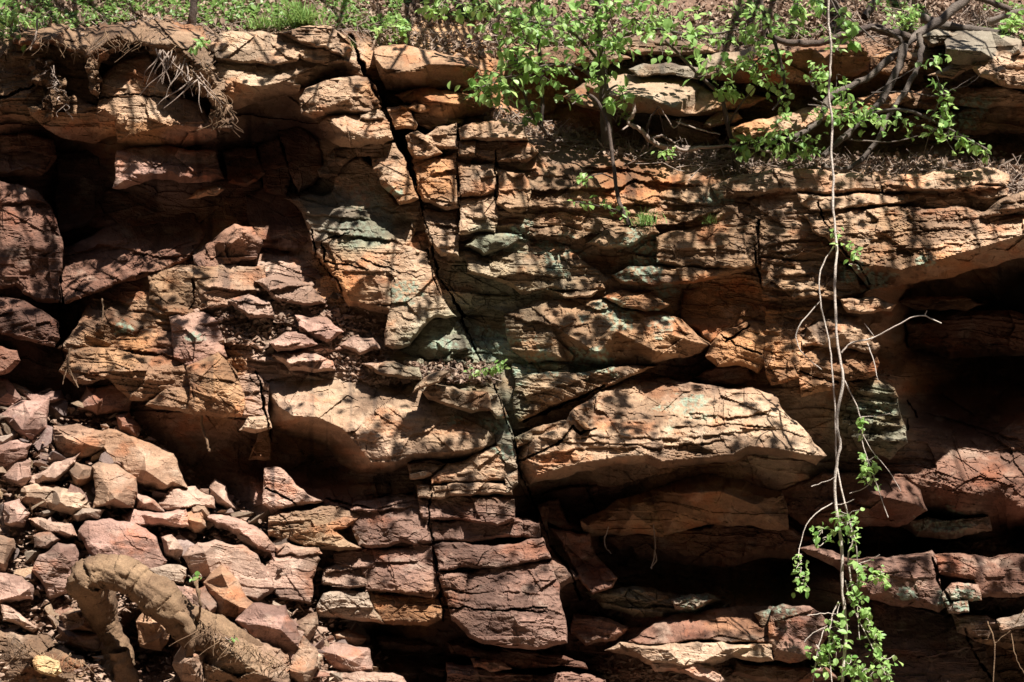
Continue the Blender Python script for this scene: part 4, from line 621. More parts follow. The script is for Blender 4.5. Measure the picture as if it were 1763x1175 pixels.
rock_ledge|shadowed thin bed beneath the curved cream band at the right|0|1270,1140 1340,1148 1420,1150 1440,1166 1340,1172 1262,1160||base='m',tb=7,td=6,lam=1
rock_ledge|thin brown ledge showing through the litter left of the grey trunk|-44|880,94 950,84 1050,88 1085,100 1000,110 900,108||lam=.8,tb=7,td=6,base='b'
rock_ledge|upper brown ledge step above the thin dark lipped slab|-52|1050,74 1120,66 1200,76 1230,88 1170,94 1080,92||lam=.8,tb=7,td=6,base='b'
rock_ledge|brown ledge step in the litter right of the vine near the top|-30|1500,100 1560,92 1620,108 1604,124 1540,130 1500,118||lam=.8,tb=7,td=6,base='b'
""")
# ---------------------------------------------------------------- broken rocks of the scree, each traced
def scr(tbl):
    for ln in tbl.strip().split('\n'):
        f = [t.strip() for t in ln.split('|')]; kw = dict(lam=.25, ub=5, ud=5, tb=4, td=3.5, back=22, facets=5, pk=13, rough=.32, step=1.35, amp=.09, sk=0, grow=3.5, lich=0, stain=.25, base='k'); kw.update(eval('dict(' + (f[3] if len(f) > 3 else '') + ')'))
        P = [tuple(map(float, t.split(',')[:2])) for t in f[2].split()]; cx = sum(p[0] for p in P) / len(P); cy = sum(p[1] for p in P) / len(P)
        D0 = float(base_depth(cx, cy)) + float(f[1])
        rock('broken_rock', f[0], 'rock', D0, f[2], '', **kw)
scr("""
pink angular rock at the top left end of the scree|12|3,717 41,693 82,686 78,734 54,758 24,737|base='p'
long pink slab leaning behind the top left angular rock|6|41,679 102,676 112,688 82,700 60,700|base='p'
plum coloured rock under the foot of the left wall|8|136,700 153,669 208,662 223,690 218,707 170,712|base='m'
pink rock cut by the left edge above the scree|12|-20,655 10,656 34,686 20,700 -20,700|base='p'
small red brown cube right of the plum coloured rock|5|201,717 221,713 238,734 235,751 208,747|base='m'
big brown and pink boulder tipped on top of the scree|20|160,754,8 190,742 225,755 262,770 295,785 310,815 320,838 300,843 240,838 205,806 170,786|base='b',ub=16,ud=14,step=1.5
square upright brown block with a bright right edge|26|162,806 174,799 201,804 231,826 233,843 226,872 191,867 163,876|base='b',facets=1,ud=4
flat cream topped slab left of the upright brown block|14|32,857 44,840 92,838 136,848 157,872 123,886 88,876 37,864|base='y',tb=14,td=14,ub=14
pale ridge shaped slab above the flat cream topped slab|10|46,829 61,816 92,799 136,782 123,806 95,826 68,835|tb=9,td=9
rounded pink stone at the left below the ridge shaped slab|8|7,819 20,795 51,797 51,819 37,838|base='p'
small tan wedge touching the upright brown block|12|119,812 133,799 163,809 160,819 136,838|base='t'
pale rounded boulder in the middle top of the scree|16|276,863 299,841 333,841 364,857 367,872 306,879 279,875|base='k',tb=12,td=10
narrow upright shard pointing up at the right of the scree|14|364,843 373,828 388,843 408,877 391,876 371,863|facets=1
long flat brick like stone with a dark lower face|16|213,889 238,880 316,880 322,903 299,905 259,902 218,902|base='p',tb=10,td=10,facets=1
large smooth pink slab tilted above the arched root|22|138,918 150,901 191,896 228,904 265,928 284,962 272,980 252,982 221,967 177,973 160,956|base='p',facets=2,pk=4,step=1.6,ub=6
long red slab sliding down along the right side of the scree|16|351,891 385,890 425,906 470,935 470,964 420,932 374,912|base='p',tb=9,td=8,ub=12,ud=12,facets=1
largest pale slab right of the arched root|24|317,961 344,938 374,933 415,942 440,960 472,1010 440,1034 374,1008 340,995|base='k',facets=3,step=1.6,ub=6
rust stained rock below the largest pale slab|26|354,1006 385,976 408,1006 446,1051 408,1066 381,1070|base='o',ub=10
tall pink slab left of the arched root|20|58,983 71,959 99,938 126,942 131,980 125,1010 88,1030 78,1006|base='p',facets=2,ub=6
smooth pink stone at the left edge above the soil mound|20|-20,993 34,996 54,1010 53,1029 -20,1036|base='p'
small lens shaped brown stone left of the root's inner leg|14|109,1061 143,1051 164,1064 162,1087 116,1087|base='b',tb=8,td=8
dark flat slab in the shade beside the root's inner leg|2|102,1081 182,1091 182,1121 105,1111|base='d'
long sloping slab above the soil mound at lower left|14|5,1044 20,1047 63,1078 51,1087 8,1068|
orange stone caught beneath the arch of the root|14|238,1074 255,1052 295,1074 274,1117 245,1110|base='o'
pale shard standing under the arch of the root|12|300,1145 320,1108 352,1130 352,1178 315,1170|
thin dark edged plate above the large smooth pink slab|12|49,897 68,894 119,904 131,921 112,927 71,913|ub=10,ud=10,tb=5
cream stone cut by the left edge at mid scree|16|-20,926 20,931 24,948 7,981 -20,985|base='t'
bluish flat chip between the pink slab and brown block|12|126,887 143,877 177,880 167,894 136,896|base='g'
grey brown stone under the boulder on top of the scree|10|235,853 252,857 281,879 238,876|
deep pink block right of the soil mound with the roots|26|408,1072 440,1042 488,1046 507,1083 517,1117 498,1140 474,1117 440,1110|base='p',step=1.5
ribbed tan shard standing at the foot of the deep pink block|30|498,1151 522,1098 542,1121 544,1148 524,1185 505,1165|base='t',facets=1
pale pink rock at the foot of the scree near the black hollow|22|552,1124 573,1109 603,1115 633,1121 638,1151 610,1160 576,1150|base='p'
bluish dark stone hidden behind the ribbed shard|10|508,1075 541,1058 544,1078 529,1105 511,1094|base='b'
pale slab at the left edge near the scree top|14|-20,768 27,761 51,768 41,787 10,802 -20,802|base='p',tb=8,td=7
layered grey stone at the top centre of the scree|12|95,737 136,734 180,747 177,768 140,787 116,787 99,764|base='b',lam=1
square cream block with a black right side|18|464,978 474,960 542,955 548,967 534,995 531,1036 484,1029 464,1009|base='k',facets=1,ub=4,ud=5,tb=5
small plate lying on the square cream block|20|474,942 500,938 545,944 552,952 520,956 480,955|tb=7,td=8,facets=0
wedge shaped stone left of the square cream block|16|440,968 462,985 470,1012 450,1020 438,1000|
round edged stone below the rust stained rock|24|330,1020 352,1012 372,1040 360,1066 336,1060|
brown chip right of the large smooth pink slab|16|280,928 296,924 312,946 306,962 288,955|
small purple plate on the root's right shoulder|26|288,1008 330,1018 336,1040 310,1046 292,1030|base='p',facets=1
grey wedge between the pink slab and the largest pale slab|20|256,984 280,976 318,982 312,1002 284,1004|base='g',facets=1
tan splinter leaning at the left of the long red slab|14|318,884 345,880 352,905 335,915 320,905|base='b'
broad pale stone left below the flat cream topped slab|14|10,870 32,862 48,884 38,905 12,900|base='p'
low mottled stone above the tall pink slab|14|60,925 85,918 102,930 84,944 62,940|
flat pinkish stone at the foot of the scree right corner|26|560,1158 620,1160 690,1168 700,1190 560,1190|base='k',facets=2
pale stone with a dark crack behind the pink foot rock|18|500,1118 530,1112 552,1130 546,1150 520,1140|base='y'
sharp grey fin right of the deep pink block|18|574,1092 600,1086 628,1100 610,1112 580,1108|base='b'
brown stone leaning on the left end of the long red slab|14|330,864 352,872 362,892 344,896 326,882|base='b'
""")
# loose fragments: a dozen broken shapes, then copies
def hull(rnd, sx, sy, sz):
    bm = bmesh.new()
    for _ in range(rnd.randint(9, 15)):
        v = Vector((rnd.gauss(0, 1), rnd.gauss(0, 1), rnd.gauss(0, 1))).normalized(); k = max(abs(v.x), abs(v.y), abs(v.z)) ** .75
        bm.verts.new((v.x / k * sx, v.y / k * sy, v.z / k * sz))
    r = bmesh.ops.convex_hull(bm, input=bm.verts); bmesh.ops.delete(bm, geom=[g for g in r['geom_interior'] if isinstance(g, bmesh.types.BMVert)], context='VERTS')
    bmesh.ops.dissolve_limit(bm, angle_limit=R(20), verts=bm.verts, edges=bm.edges)
    bmesh.ops.bevel(bm, geom=bm.edges[:], offset=.012 * min(sx, sy, sz) * 2, segments=1, affect='EDGES')
    bmesh.ops.triangulate(bm, faces=bm.faces); bmesh.ops.subdivide_edges(bm, edges=[e for e in bm.edges if e.calc_length() > .25], cuts=2, use_grid_fill=True)
    bmesh.ops.triangulate(bm, faces=bm.faces)
    from mathutils import noise
    for v in bm.verts: v.co += Vector((noise.noise(v.co * 3 + Vector((9, 0, 0))), noise.noise(v.co * 3), noise.noise(v.co * 3 + Vector((0, 5, 0))))) * .03 + v.co.normalized() * noise.noise(v.co * 7) * .03
    me = bpy.data.meshes.new('rock_fragment'); bm.to_mesh(me); bm.free(); me.materials.append(SCREE); return me
rn = random.Random(5)
FR = [hull(rn, 1, rn.uniform(.6, .95), rn.uniform(.14, .38)) for _ in range(20)]
GROUPS = {
 'scree': ('small broken rock fragment lying loose among the boulders of the scree slope', 'small fragments of the scree slope'),
 'shelf': ('small loose rock chip on the sloping shelf below the left wall', 'chips on the sloping shelf'),
 'right': ('small loose chip on the rubble ledge at the lower right', 'chips on the right rubble ledge'),
 'floor': ('small loose stone at the foot of the cliff at the bottom middle', 'stones at the cliff foot')}
def frag(px, py, r, key, lift=0.):
    o = bpy.data.objects.new('rock_fragment', rn.choice(FR)); COL.objects.link(o)
    s = r / 350
    o.location = W(px, py, surf(px, py) + r / 3.5 * .35 + lift); o.scale = (s * rn.uniform(.8, 1.3), s, s * rn.uniform(.8, 1.2))
    o.rotation_euler = (rn.gauss(.35, .55), rn.gauss(.1, .5), rn.uniform(-1.2, 1.2)); tag(o, GROUPS[key][0], 'rock', GROUPS[key][1], 'thing')
def top_s(x): return np.interp(x, [0, 100, 220, 330, 440, 540, 640, 700], [665, 680, 715, 815, 885, 965, 1110, 1175])
n = 0
while n < 235:
    x = rn.uniform(-5, 690); y = rn.uniform(650, 1175)
    if y < top_s(x) + 4 or (x < 150 and y > 1085) or (150 < x < 400 and y > 1010) or (330 < x < 480 and y > 1080): continue
    r_s = rn.choice((7, 8, 9, 10, 11, 12, 14, 16, 19, 22, 26, 30)); frag(x, y, r_s * rn.uniform(.8, 1.15), 'scree', rn.uniform(10, 27) if r_s < 13 else rn.uniform(6, 18)); n += 1
for _ in range(36):
    t = rn.random(); x = 350 + 300 * t + rn.uniform(-20, 20); y = 500 + 105 * t + rn.gauss(0, 26); frag(x, y, rn.uniform(5, 15), 'shelf', 1)
for _ in range(26): frag(rn.uniform(1610, 1763), rn.choice((rn.uniform(940, 962), rn.uniform(1030, 1070))), rn.uniform(5, 12), 'right', 4)
for _ in range(14): frag(rn.uniform(1130, 1260), rn.uniform(1130, 1175), rn.uniform(7, 16), 'floor', 6)
# finest rubble: nobody could count it
def scatter_hulls(name, pts, mat_, seed):
    r = random.Random(seed); Vs, Fs, off = [], [], 0
    base = []
    for k in range(6):
        bm = bmesh.new()
        for _ in range(9): bm.verts.new((r.uniform(-1, 1), r.uniform(-.7, .7), r.uniform(-.5, .5)))
        q = bmesh.ops.convex_hull(bm, input=bm.verts); bmesh.ops.delete(bm, geom=[g for g in q['geom_interior'] if isinstance(g, bmesh.types.BMVert)], context='VERTS')
        bm.verts.index_update(); base.append((np.array([v.co[:] for v in bm.verts]), np.array([[v.index for v in f.verts] for f in bm.faces]))); bm.free()
    for p, s in pts:
        b, f = r.choice(base); M = np.array(Euler((r.uniform(-.7, .9), r.uniform(-.6, .6), r.uniform(0, 6))).to_matrix())
        Vs.append((b * s * np.array([1, .9, r.uniform(.3, .8)])) @ M.T + np.array(p)); Fs.append(f + off); off += len(b)
    return mk(name, np.concatenate(Vs), np.concatenate(Fs), mat_)
pts = []
while len(pts) < 17000:
    c = rn.random()
    if c < .62:
        x = rn.uniform(-5, 700); y = rn.uniform(650, 1180)
        if y < top_s(x): continue
    elif c < .85: t = rn.random(); x = 330 + 330 * t + rn.uniform(-20, 20); y = 500 + 115 * t + rn.gauss(0, 30)
    elif c < .92: x = rn.uniform(1600, 1763); y = rn.uniform(935, 965) if rn.random() < .4 else rn.uniform(1035, 1090)
    elif c < .95: x = rn.uniform(640, 850); y = rn.uniform(625, 660)
    else: x = rn.uniform(1020, 1260); y = rn.uniform(1020, 1060) if rn.random() < .5 else rn.uniform(1130, 1175)
    pts.append((W(x, y, surf(x, y) + (rn.uniform(0, 19) if c < .62 else rn.uniform(0, 3))), rn.choice((.004, .006, .009, .013, .02, .028)) * rn.uniform(.7, 1.2)))
RUB = rock_mat('rubble_stone', False, (.36, .25, .18), (.15, .085, .06), fine=60)
tag(scatter_hulls('rubble', pts, RUB, 4), 'fine rubble and grit lying between the larger scree stones', None, None, 'stuff')
# ---------------------------------------------------------------- stems, leaves, twigs
def th_(n): return (np.arange(n) / n * 2 * math.pi)[None]
class TB:
    def __init__(s): s.V = []; s.F = []; s.n = 0
    def tube(s, pts, r0, r1, sides=6, sm=4, wob=.0, rnd=random, ridge=0):
        P = [np.array(p, float) for p in pts]
        if sm > 1 and len(P) > 2:
            q = [2 * P[0] - P[1]] + P + [2 * P[-1] - P[-2]]; o = []
            for i in range(1, len(q) - 2):
                for k in range(sm):
                    t = k / sm; o.append(.5 * ((2 * q[i]) + (q[i + 1] - q[i - 1]) * t + (2 * q[i - 1] - 5 * q[i] + 4 * q[i + 1] - q[i + 2]) * t * t + (3 * q[i] - q[i - 1] - 3 * q[i + 1] + q[i + 2]) * t ** 3))
            P = o + [P[-1]]
        P = np.array(P)
        if wob and len(P) > 2: P[1:-1] += np.array([[rnd.gauss(0, wob) for _ in range(3)] for _ in range(len(P) - 2)])
        T = np.gradient(P, axis=0); T /= np.linalg.norm(T, axis=1)[:, None] + 1e-9
        a = np.cross(T, [0.31, .9, .3]); a /= np.linalg.norm(a, axis=1)[:, None] + 1e-9; b = np.cross(T, a)
        m = len(P)
        rr = (np.interp(np.linspace(0, 1, m), np.linspace(0, 1, len(r0)), r0) if hasattr(r0, '__len__') else np.linspace(r0, r1, m)) * np.array([1 + rnd.uniform(-.12, .12) * (sides < 11) for _ in range(m)])
        th = np.arange(sides) / sides * 2 * math.pi
        rr = rr[:, None] * (1 + (ridge * (np.sin(7 * th_(sides) + np.linspace(0, 5, m)[:, None]) + .7 * np.sin(17 * th_(sides) - np.linspace(0, 9, m)[:, None])) if ridge else 0 * th_(sides)))
        V = P[:, None] + rr[:, :, None] * (np.cos(th)[None, :, None] * a[:, None] + np.sin(th)[None, :, None] * b[:, None])
        i = np.arange(m * sides).reshape(m, sides); j = np.roll(i, -1, 1)
        s.V.append(V.reshape(-1, 3)); s.F.append(np.stack([i[:-1], j[:-1], j[1:], i[1:]], -1).reshape(-1, 4) + s.n); s.n += m * sides
    def build(s, name, mt, parent=None, smooth=True): return mk(name, np.concatenate(s.V), np.concatenate(s.F), mt, parent, None, smooth)
LT = np.array([(0, 0, 0), (.32, .22, .10), (.42, .52, .13), (.24, .82, .06), (0, 1.08, -.10), (-.24, .82, .06), (-.42, .52, .13), (-.32, .22, .10), (0, .5, 0)])
LF = np.array([(0, 1, 2, 8), (8, 2, 3, 4), (8, 4, 5, 6), (0, 8, 6, 7)])
NT = np.array([(0, 0, 0), (.14, .3, .03), (.16, .6, .02), (0, 1, -.06), (-.16, .6, .02), (-.14, .3, .03), (0, .45, 0)]); NF = np.array([(0, 1, 2, 6), (6, 2, 3, 4), (0, 6, 4, 5)])
CT = LT * np.array([1, 1, 2.6]) + np.array([0, 0, 0]); CT[:, 2] += .35 * (LT[:, 1] - .5) ** 2     # curled dead leaf
GT = np.array([(-.035, 0, 0), (.035, 0, 0), (.028, .5, .06), (-.028, .5, .06), (.008, 1, .30), (-.008, 1, .30)]); GF = np.array([(0, 1, 2, 3), (3, 2, 4, 5)])
def rots(n, rs, droop=.5, tilt=.6, yaw=None):
    """leaf y axis = tip direction, z = upper side"""
    yaw = rs.uniform(0, 2 * np.pi, n) if yaw is None else yaw + rs.normal(0, .5, n)
    el_ = -droop + rs.normal(0, tilt, n); t = np.stack([np.cos(yaw) * np.cos(el_), np.sin(yaw) * np.cos(el_), np.sin(el_)], 1)
    up = np.stack([rs.normal(0, .45, n), rs.normal(-.35, .45, n), np.ones(n)], 1)
    x = np.cross(t, up); x /= np.linalg.norm(x, axis=1)[:, None] + 1e-9; z = np.cross(x, t); return np.stack([x, t, z], 2)
def leaves(name, P, S, mt, rs, parent=None, tpl=(LT, LF), droop=.5, tilt=.6, cvar=None, Rm=None):
    P = np.asarray(P); n = len(P); S = np.broadcast_to(S, n); M = rots(n, rs, droop, tilt) if Rm is None else Rm
    T, Fc = tpl; Tn = np.repeat(T[None], n, 0) * (1 + rs.normal(0, .10, (n, 1, 3)))
    V = np.einsum('nij,nkj->nki', M, Tn * S[:, None, None]) + P[:, None]
    Q = (Fc[None] + (np.arange(n) * len(T))[:, None, None]).reshape(-1, 4)
    c = np.clip(rs.beta(2, 2, n) if cvar is None else cvar, 0, 1); col_ = np.repeat(c, len(T))[:, None] * np.ones(3)
    return mk(name, V.reshape(-1, 3), Q, mt, parent, col_, False)
def pl(s): return [tuple(map(float, t.split(','))) for t in s.split()]
def plant(name, label, cat, stems, sprays, bark, lf, seed, group=None, size=.046, leafpart='foliage', stempart='stem', tpl=(LT, LF)):
    """stems: (D0, D1, r0px, r1px, 'pts'); sprays: (D, spread, n, 'pts') leaves strewn along a polyline"""
    rs = np.random.default_rng(seed); rd = random.Random(seed); first = stems[0]; p0 = pl(first[4])[0]
    root = empty(name, W(p0[0], p0[1], first[0])); tag(root, label, cat, group); org = np.array(root.location)
    tb = TB()
    for D0_, D1_, r0, r1, s in stems:
        p = pl(s); n = len(p); tb.tube([np.array(unproj(x, y, D0_ + (D1_ - D0_) * i / max(1, n - 1) + rd.uniform(-1, 1))) - org for i, (x, y) in enumerate(p)], r0 / 350, r1 / 350, 6 if r0 < 8 else 10, 4, .0012, rd)
    P = []
    for Ds, sp, n, s in sprays:
        n = int(n * (.95 if cat == 'vine' else 1.15))
        p = np.array(pl(s)); t = rs.uniform(0, len(p) - 1, n); i = np.clip(t.astype(int), 0, len(p) - 2); f = (t - i)[:, None]; q = p[i] * (1 - f) + p[i + 1] * f
        k = max(2, int(n / 5)); tw = rs.integers(0, k, n)       # leaves bunch on short twigs
        cx = rs.normal(0, sp, k)[tw] + rs.normal(0, sp * .25, n); cy = rs.normal(0, sp, k)[tw] * .8 + rs.normal(0, sp * .25, n)
        dd = Ds + rs.normal(0, sp / 3.5, n); a = unproj(q[:, 0] + cx, q[:, 1] + cy, dd); P.append(a)
        b = unproj(q[:, 0], q[:, 1], np.full(n, Ds))
        for m in range(0, n, 4): tb.tube([b[m] - org, (a[m] + b[m]) / 2 - org + rs.normal(0, .008, 3), a[m] - org], .0022, .001, 4, 2, 0, rd)
    tb.build(stempart, bark, root)
    if P:
        P = np.concatenate(P) - org; leaves(leafpart, P, size * rs.uniform(.6, 1.2, len(P)), lf, rs, root, tpl, .55, .5)
    return root
plant('sapling', 'leafy sapling with a grey trunk growing on the litter ledge at top centre', 'sapling',
 [(-12, 8, 11, 7, '1046,250 1043,200 1038,140 1034,90 1030,40 1036,-40'), (0, 22, 3, 1.5, '1034,80 1080,60 1130,50 1200,62 1292,48'), (0, 24, 3, 1.5, '1034,110 990,60 930,40 870,30'), (0, 22, 2.5, 1.2, '1036,150 1000,120 950,110 890,130 830,150'),
  (2, 14, 2.5, 1, '1032,60 1060,20 1110,0 1160,-30'), (2, 16, 2.5, 1, '1038,170 1055,150 1068,150 1074,172'), (0, 14, 2, 1, '1040,190 1015,168 1000,165 985,180')],
 [(16, 24, 150, '1034,10 1120,42 1190,62 1290,50'), (16, 30, 200, '1030,30 960,40 900,50 870,20'), (18, 22, 120, '1020,110 960,110 900,130 880,80'), (12, 15, 60, '1000,10 1060,10 1110,15 1150,5'), (14, 12, 30, '1062,150 1074,175'), (14, 16, 60, '1000,60 1040,80 1080,70'), (10, 12, 26, '1040,130 1000,160 975,175'), (14, 16, 50, '900,30 870,10 820,10 770,5')], BARKG, LEAF, 31)
plant('sapling', 'slender dark stemmed sapling left of the grey trunked one', 'sapling',
 [(-10, 6, 4, 3, '932,225 934,170 930,110 926,50 930,-30'), (-8, 14, 3.5, 1.5, '948,238 914,194 898,153 870,130'), (-2, 12, 2, 1, '930,120 900,90 870,60')],
 [(10, 18, 70, '898,150 850,150 810,150'), (8, 14, 40, '926,110 890,110 860,90'), (6, 14, 36, '930,60 915,20 925,0'), (8, 10, 22, '820,130 845,165 860,180'), (-6, 10, 16, '905,210 925,200')], BARKD, LEAF, 32)
plant('sapling', 'thin bent sapling arching over the long pale slab', 'sapling',
 [(-8, 20, 5, 2, '1266,292 1262,250 1254,221 1241,167 1207,133 1169,95 1145,70'), (6, 20, 2, 1, '1241,167 1262,130 1290,110'), (0, 14, 2, 1, '1254,215 1275,180 1300,150')],
 [(16, 16, 46, '1207,133 1262,120 1330,100'), (14, 12, 22, '1240,150 1265,165'), (18, 14, 34, '1290,60 1320,90 1340,120'), (4, 16, 50, '1270,250 1310,240 1370,262')], BARKD, LEAF, 33)
plant('sapling', 'dark whip of a sapling leaning up the central wall', 'sapling',
 [(26, 14, 4, 2.4, '1084,388 1066,347 1057,290 1047,221 1030,177 1010,160'), (22, 26, 1.6, 1, '1078,375 1060,362 1020,352 990,348'), (18, 22, 1.4, .8, '1060,310 1035,300 1000,310')],
 [(24, 7, 14, '1000,295 1005,310'), (24, 7, 14, '985,348 1010,350'), (25, 7, 20, '1025,352 1060,365 1075,378')], BARKD, LEAF, 34, size=.032)
plant('hanging_branch', 'leafy green branch reaching right over the shaded right wall', 'branch',
 [(-10, 24, 5, 1.5, '1418,269 1459,231 1504,196 1560,190 1620,215 1700,258'), (10, 22, 2, 1, '1600,210 1618,170 1612,130'), (0, 16, 2, 1, '1400,170 1440,190 1500,205'), (4, 20, 1.5, .8, '1460,240 1530,245 1590,232 1620,220')],
 [(20, 13, 90, '1470,200 1530,205 1600,225 1650,240'), (22, 8, 40, '1650,240 1700,262'), (18, 9, 50, '1612,140 1620,180 1622,215'), (16, 13, 60, '1390,180 1440,200 1470,190'), (14, 10, 36, '1440,130 1450,160 1465,180'), (10, 14, 50, '1280,255 1340,240 1400,250'), (14, 9, 20, '1590,120 1620,105'), (12, 14, 40, '1410,170 1400,140 1390,120')], BARKG, LEAF, 35, size=.036)
plant('hanging_branch', 'green spray hanging left of the vine at the top right', 'branch',
 [(20, 30, 4, 1.5, '1300,-30 1322,40 1345,110 1350,160 1330,190'), (22, 30, 2, 1, '1340,90 1310,100 1290,120')],
 [(26, 13, 70, '1318,85 1340,130 1345,190 1335,225'), (26, 12, 30, '1300,110 1320,140'), (28, 14, 44, '1270,10 1320,40 1340,60')], BARKD, LEAF, 36, size=.036)
plant('hanging_branch', 'drooping pale leaves at the top edge beside the vine', 'branch',
 [(40, 46, 2.5, 1, '1360,-30 1372,0 1380,30'), (38, 44, 2, 1, '1420,-20 1446,30 1470,70')],
 [(44, 7, 22, '1372,0 1380,40'), (42, 7, 22, '1440,20 1462,50 1474,80'), (44, 8, 12, '1410,0 1430,20')], BARKG, LEAF, 37, size=.055)
def limb(label, stems, bark=BARKG, name='dead_branch', cat='dead branch', grp=None, seed=1, part=None):
    rd = random.Random(seed); f = stems[0]; p0 = pl(f[4])[0]; org = np.array(W(p0[0], p0[1], f[0])); tb = TB()
    for D0_, D1_, r0, r1, s in stems:
        p = pl(s); n = len(p); tb.tube([np.array(unproj(x, y, D0_ + (D1_ - D0_) * i / max(1, n - 1) + rd.uniform(-.8, .8))) - org for i, (x, y) in enumerate(p)], r0 / 350, r1 / 350, 8 if r0 > 3 else 5, 5, .0015 if r0 < 3 else .003, rd)
    o = tb.build(name, bark); o.location = org; tag(o, label, cat, grp, 'thing'); return o
limb('forked dead branch slanting down from the top right corner', [(-30, 8, 9.5, 4.5, '1675,-30 1660,0 1619,34 1578,61 1551,85 1490,136 1429,167 1408,211 1354,242'), (-6, 10, 8, 4.5, '1555,80 1548,112 1524,163 1504,190 1459,231 1418,269'),
  (-8, 8, 5, 4, '1582,58 1586,88 1575,129 1551,170 1524,211 1507,248 1463,289 1415,286'), (0, 12, 1.6, 1, '1483,177 1530,145 1578,116'), (4, 14, 1.2, .8, '1500,160 1560,158 1610,166 1640,155 1680,130'), (4, 14, 1, .7, '1640,155 1670,145 1690,127'), (-6, 4, 4, 2, '1560,80 1540,60 1520,52 1500,47')], seed=2)
limb('grey fallen log lying on the top right slope', [(-36, -32, 9, 6, '1585,32 1619,43 1670,51 1740,60')], seed=3)
limb('curved grey branch along the top of the long dark red slab', [(-10, -4, 8, 5, '1565,65 1530,55 1500,49 1459,61 1398,75 1347,71 1320,60')], seed=4, bark=BARKD)
limb('short dark branch in the upper right corner', [(-60, -56, 6, 5, '1680,-4 1710,6 1740,18')], seed=5, bark=BARKD)
limb('stout stick poking in from the right edge of the frame', [(-50, -44, 7, 5, '1700,38 1735,28 1790,10')], seed=6, bark=BARKG)
limb('leaning grey stem at the top edge right of the vine', [(-40, -44, 8, 7, '1488,30 1500,14 1520,-20')], seed=7)
limb('thin straight twig crossing the top edge by the vine', [(10, 6, 2, 1.5, '1425,-10 1460,28 1506,70')], seed=8)
limb('pale crooked stick standing on the litter ledge', [(-4, 6, 5, 3, '1200,256 1150,255 1118,240 1100,222 1082,212 1092,195 1092,178'), (-2, 2, 3, 1.5, '1118,240 1140,235 1165,250'), (0, 8, 2, 1.2, '1085,214 1070,225')], seed=9, bark=TWIG)
limb('long low twig lying across the middle of the litter ledge', [(-2, 4, 3.5, 2, '1130,250 1180,258 1240,252 1290,255 1330,262'), (2, 8, 1.5, 1, '1165,210 1200,222 1240,232'), (0, 6, 1.4, 1, '1172,205 1160,220 1140,190 1132,184')], seed=10, bark=TWIG)
limb('upright forked brown stalk on the litter ledge', [(-8, 4, 2.5, 1.5, '1116,255 1114,225 1120,205 1132,186'), (-8, 4, 1.5, 1, '1150,250 1140,215 1134,190')], seed=11, bark=BARKD)
limb('brown dead stem standing at the left of the top edge', [(-20, -16, 8, 7, '330,46 333,20 338,-20')], seed=12, bark=BARKD)
limb('bent white twig at the far left edge under the soil', [(10, 14, 2, 1.2, '64,34 62,60 52,86')], seed=13, bark=TWIG)
# the long vine
vg = plant('hanging_vine', 'long pale vine hanging the full height of the right side', 'vine',
 [(72, 62, 1.67, 2.53, '1428,-30 1426,30 1430,75 1429,116 1427,160 1433,211 1431,260 1435,306 1434,350 1438,400 1441,434 1437,492 1442,594 1452,652 1444,696 1441,737 1447,765 1440,800 1437,860 1448,930 1450,1010 1456,1080 1448,1200'),
  (68, 60, 1.15, 1.42, '1436,424 1413,465 1412,516 1425,574 1432,628 1439,730 1441,800 1458,880 1468,930 1460,960 1470,1030'), (64, 60, 1.05, 0.71, '1413,518 1374,564 1374,594 1388,615 1415,637'),
  (62, 70, 1.36, 0.81, '1449,608 1466,591 1504,581 1551,557 1585,543 1621,557'), (64, 70, 0.94, 0.60, '1493,591 1504,621 1512,655'), (68, 70, 0.73, 0.50, '1504,578 1488,557'), (70, 72, 0.73, 0.50, '1592,544 1596,535'), (66, 68, 0.84, 0.50, '1500,584 1526,570'),
  (62, 66, 1.05, 0.71, '1454,655 1480,713 1483,751 1488,775 1504,819 1517,857 1529,891'), (64, 68, 0.73, 0.50, '1483,718 1510,717 1533,712'), (64, 68, 0.73, 0.50, '1484,745 1500,775 1531,812 1551,846'),
  (62, 66, 0.94, 0.60, '1439,863 1395,894 1378,938 1374,960'), (62, 64, 0.73, 0.50, '1397,838 1420,830 1438,822'), (62, 66, 0.84, 0.50, '1437,870 1452,868 1470,860'), (62, 66, 0.73, 0.50, '1463,850 1485,842 1503,828'),
  (60, 64, 1.36, 0.81, '1444,1036 1430,1070 1428,1120 1434,1200'), (62, 66, 0.94, 0.60, '1455,1000 1470,1050 1500,1110 1530,1175'), (60, 62, 0.84, 0.50, '1385,1106 1400,1090 1425,1078'), (60, 64, 0.84, 0.60, '1420,1080 1408,1120 1400,1175'),
  (62, 64, 0.94, 0.60, '1466,900 1476,960 1476,1040 1480,1100'), (62, 62, 0.73, 0.50, '1390,1060 1420,1056 1442,1058'), (62, 66, 0.78, 0.50, '1460,975 1490,968 1515,955')],
 [(68, 7, 30, '1443,390 1450,420 1470,440 1472,460'), (66, 6, 20, '1480,715 1486,740'), (66, 9, 60, '1492,788 1500,830'), (64, 8, 26, '1400,900 1415,915 1418,935'), (64, 8, 44, '1380,955 1380,1015'), (66, 8, 40, '1435,885 1448,900 1462,915'),
  (64, 8, 30, '1462,880 1460,940'), (64, 9, 34, '1480,965 1492,1000'), (66, 6, 20, '1515,975 1520,1005'), (64, 9, 60, '1470,1030 1490,1060 1500,1100'), (64, 10, 70, '1500,1090 1515,1130 1525,1160'), (64, 10, 60, '1440,1050 1450,1110 1460,1160'),
  (62, 9, 44, '1405,1110 1415,1150'), (64, 10, 50, '1470,1140 1500,1170'), (66, 8, 16, '1436,60 1440,90'), (64, 8, 24, '1456,1000 1462,1040'), (64, 9, 30, '1432,1090 1440,1140')], BARKW, LEAF, 38, size=.031, tpl=(LT, LF))
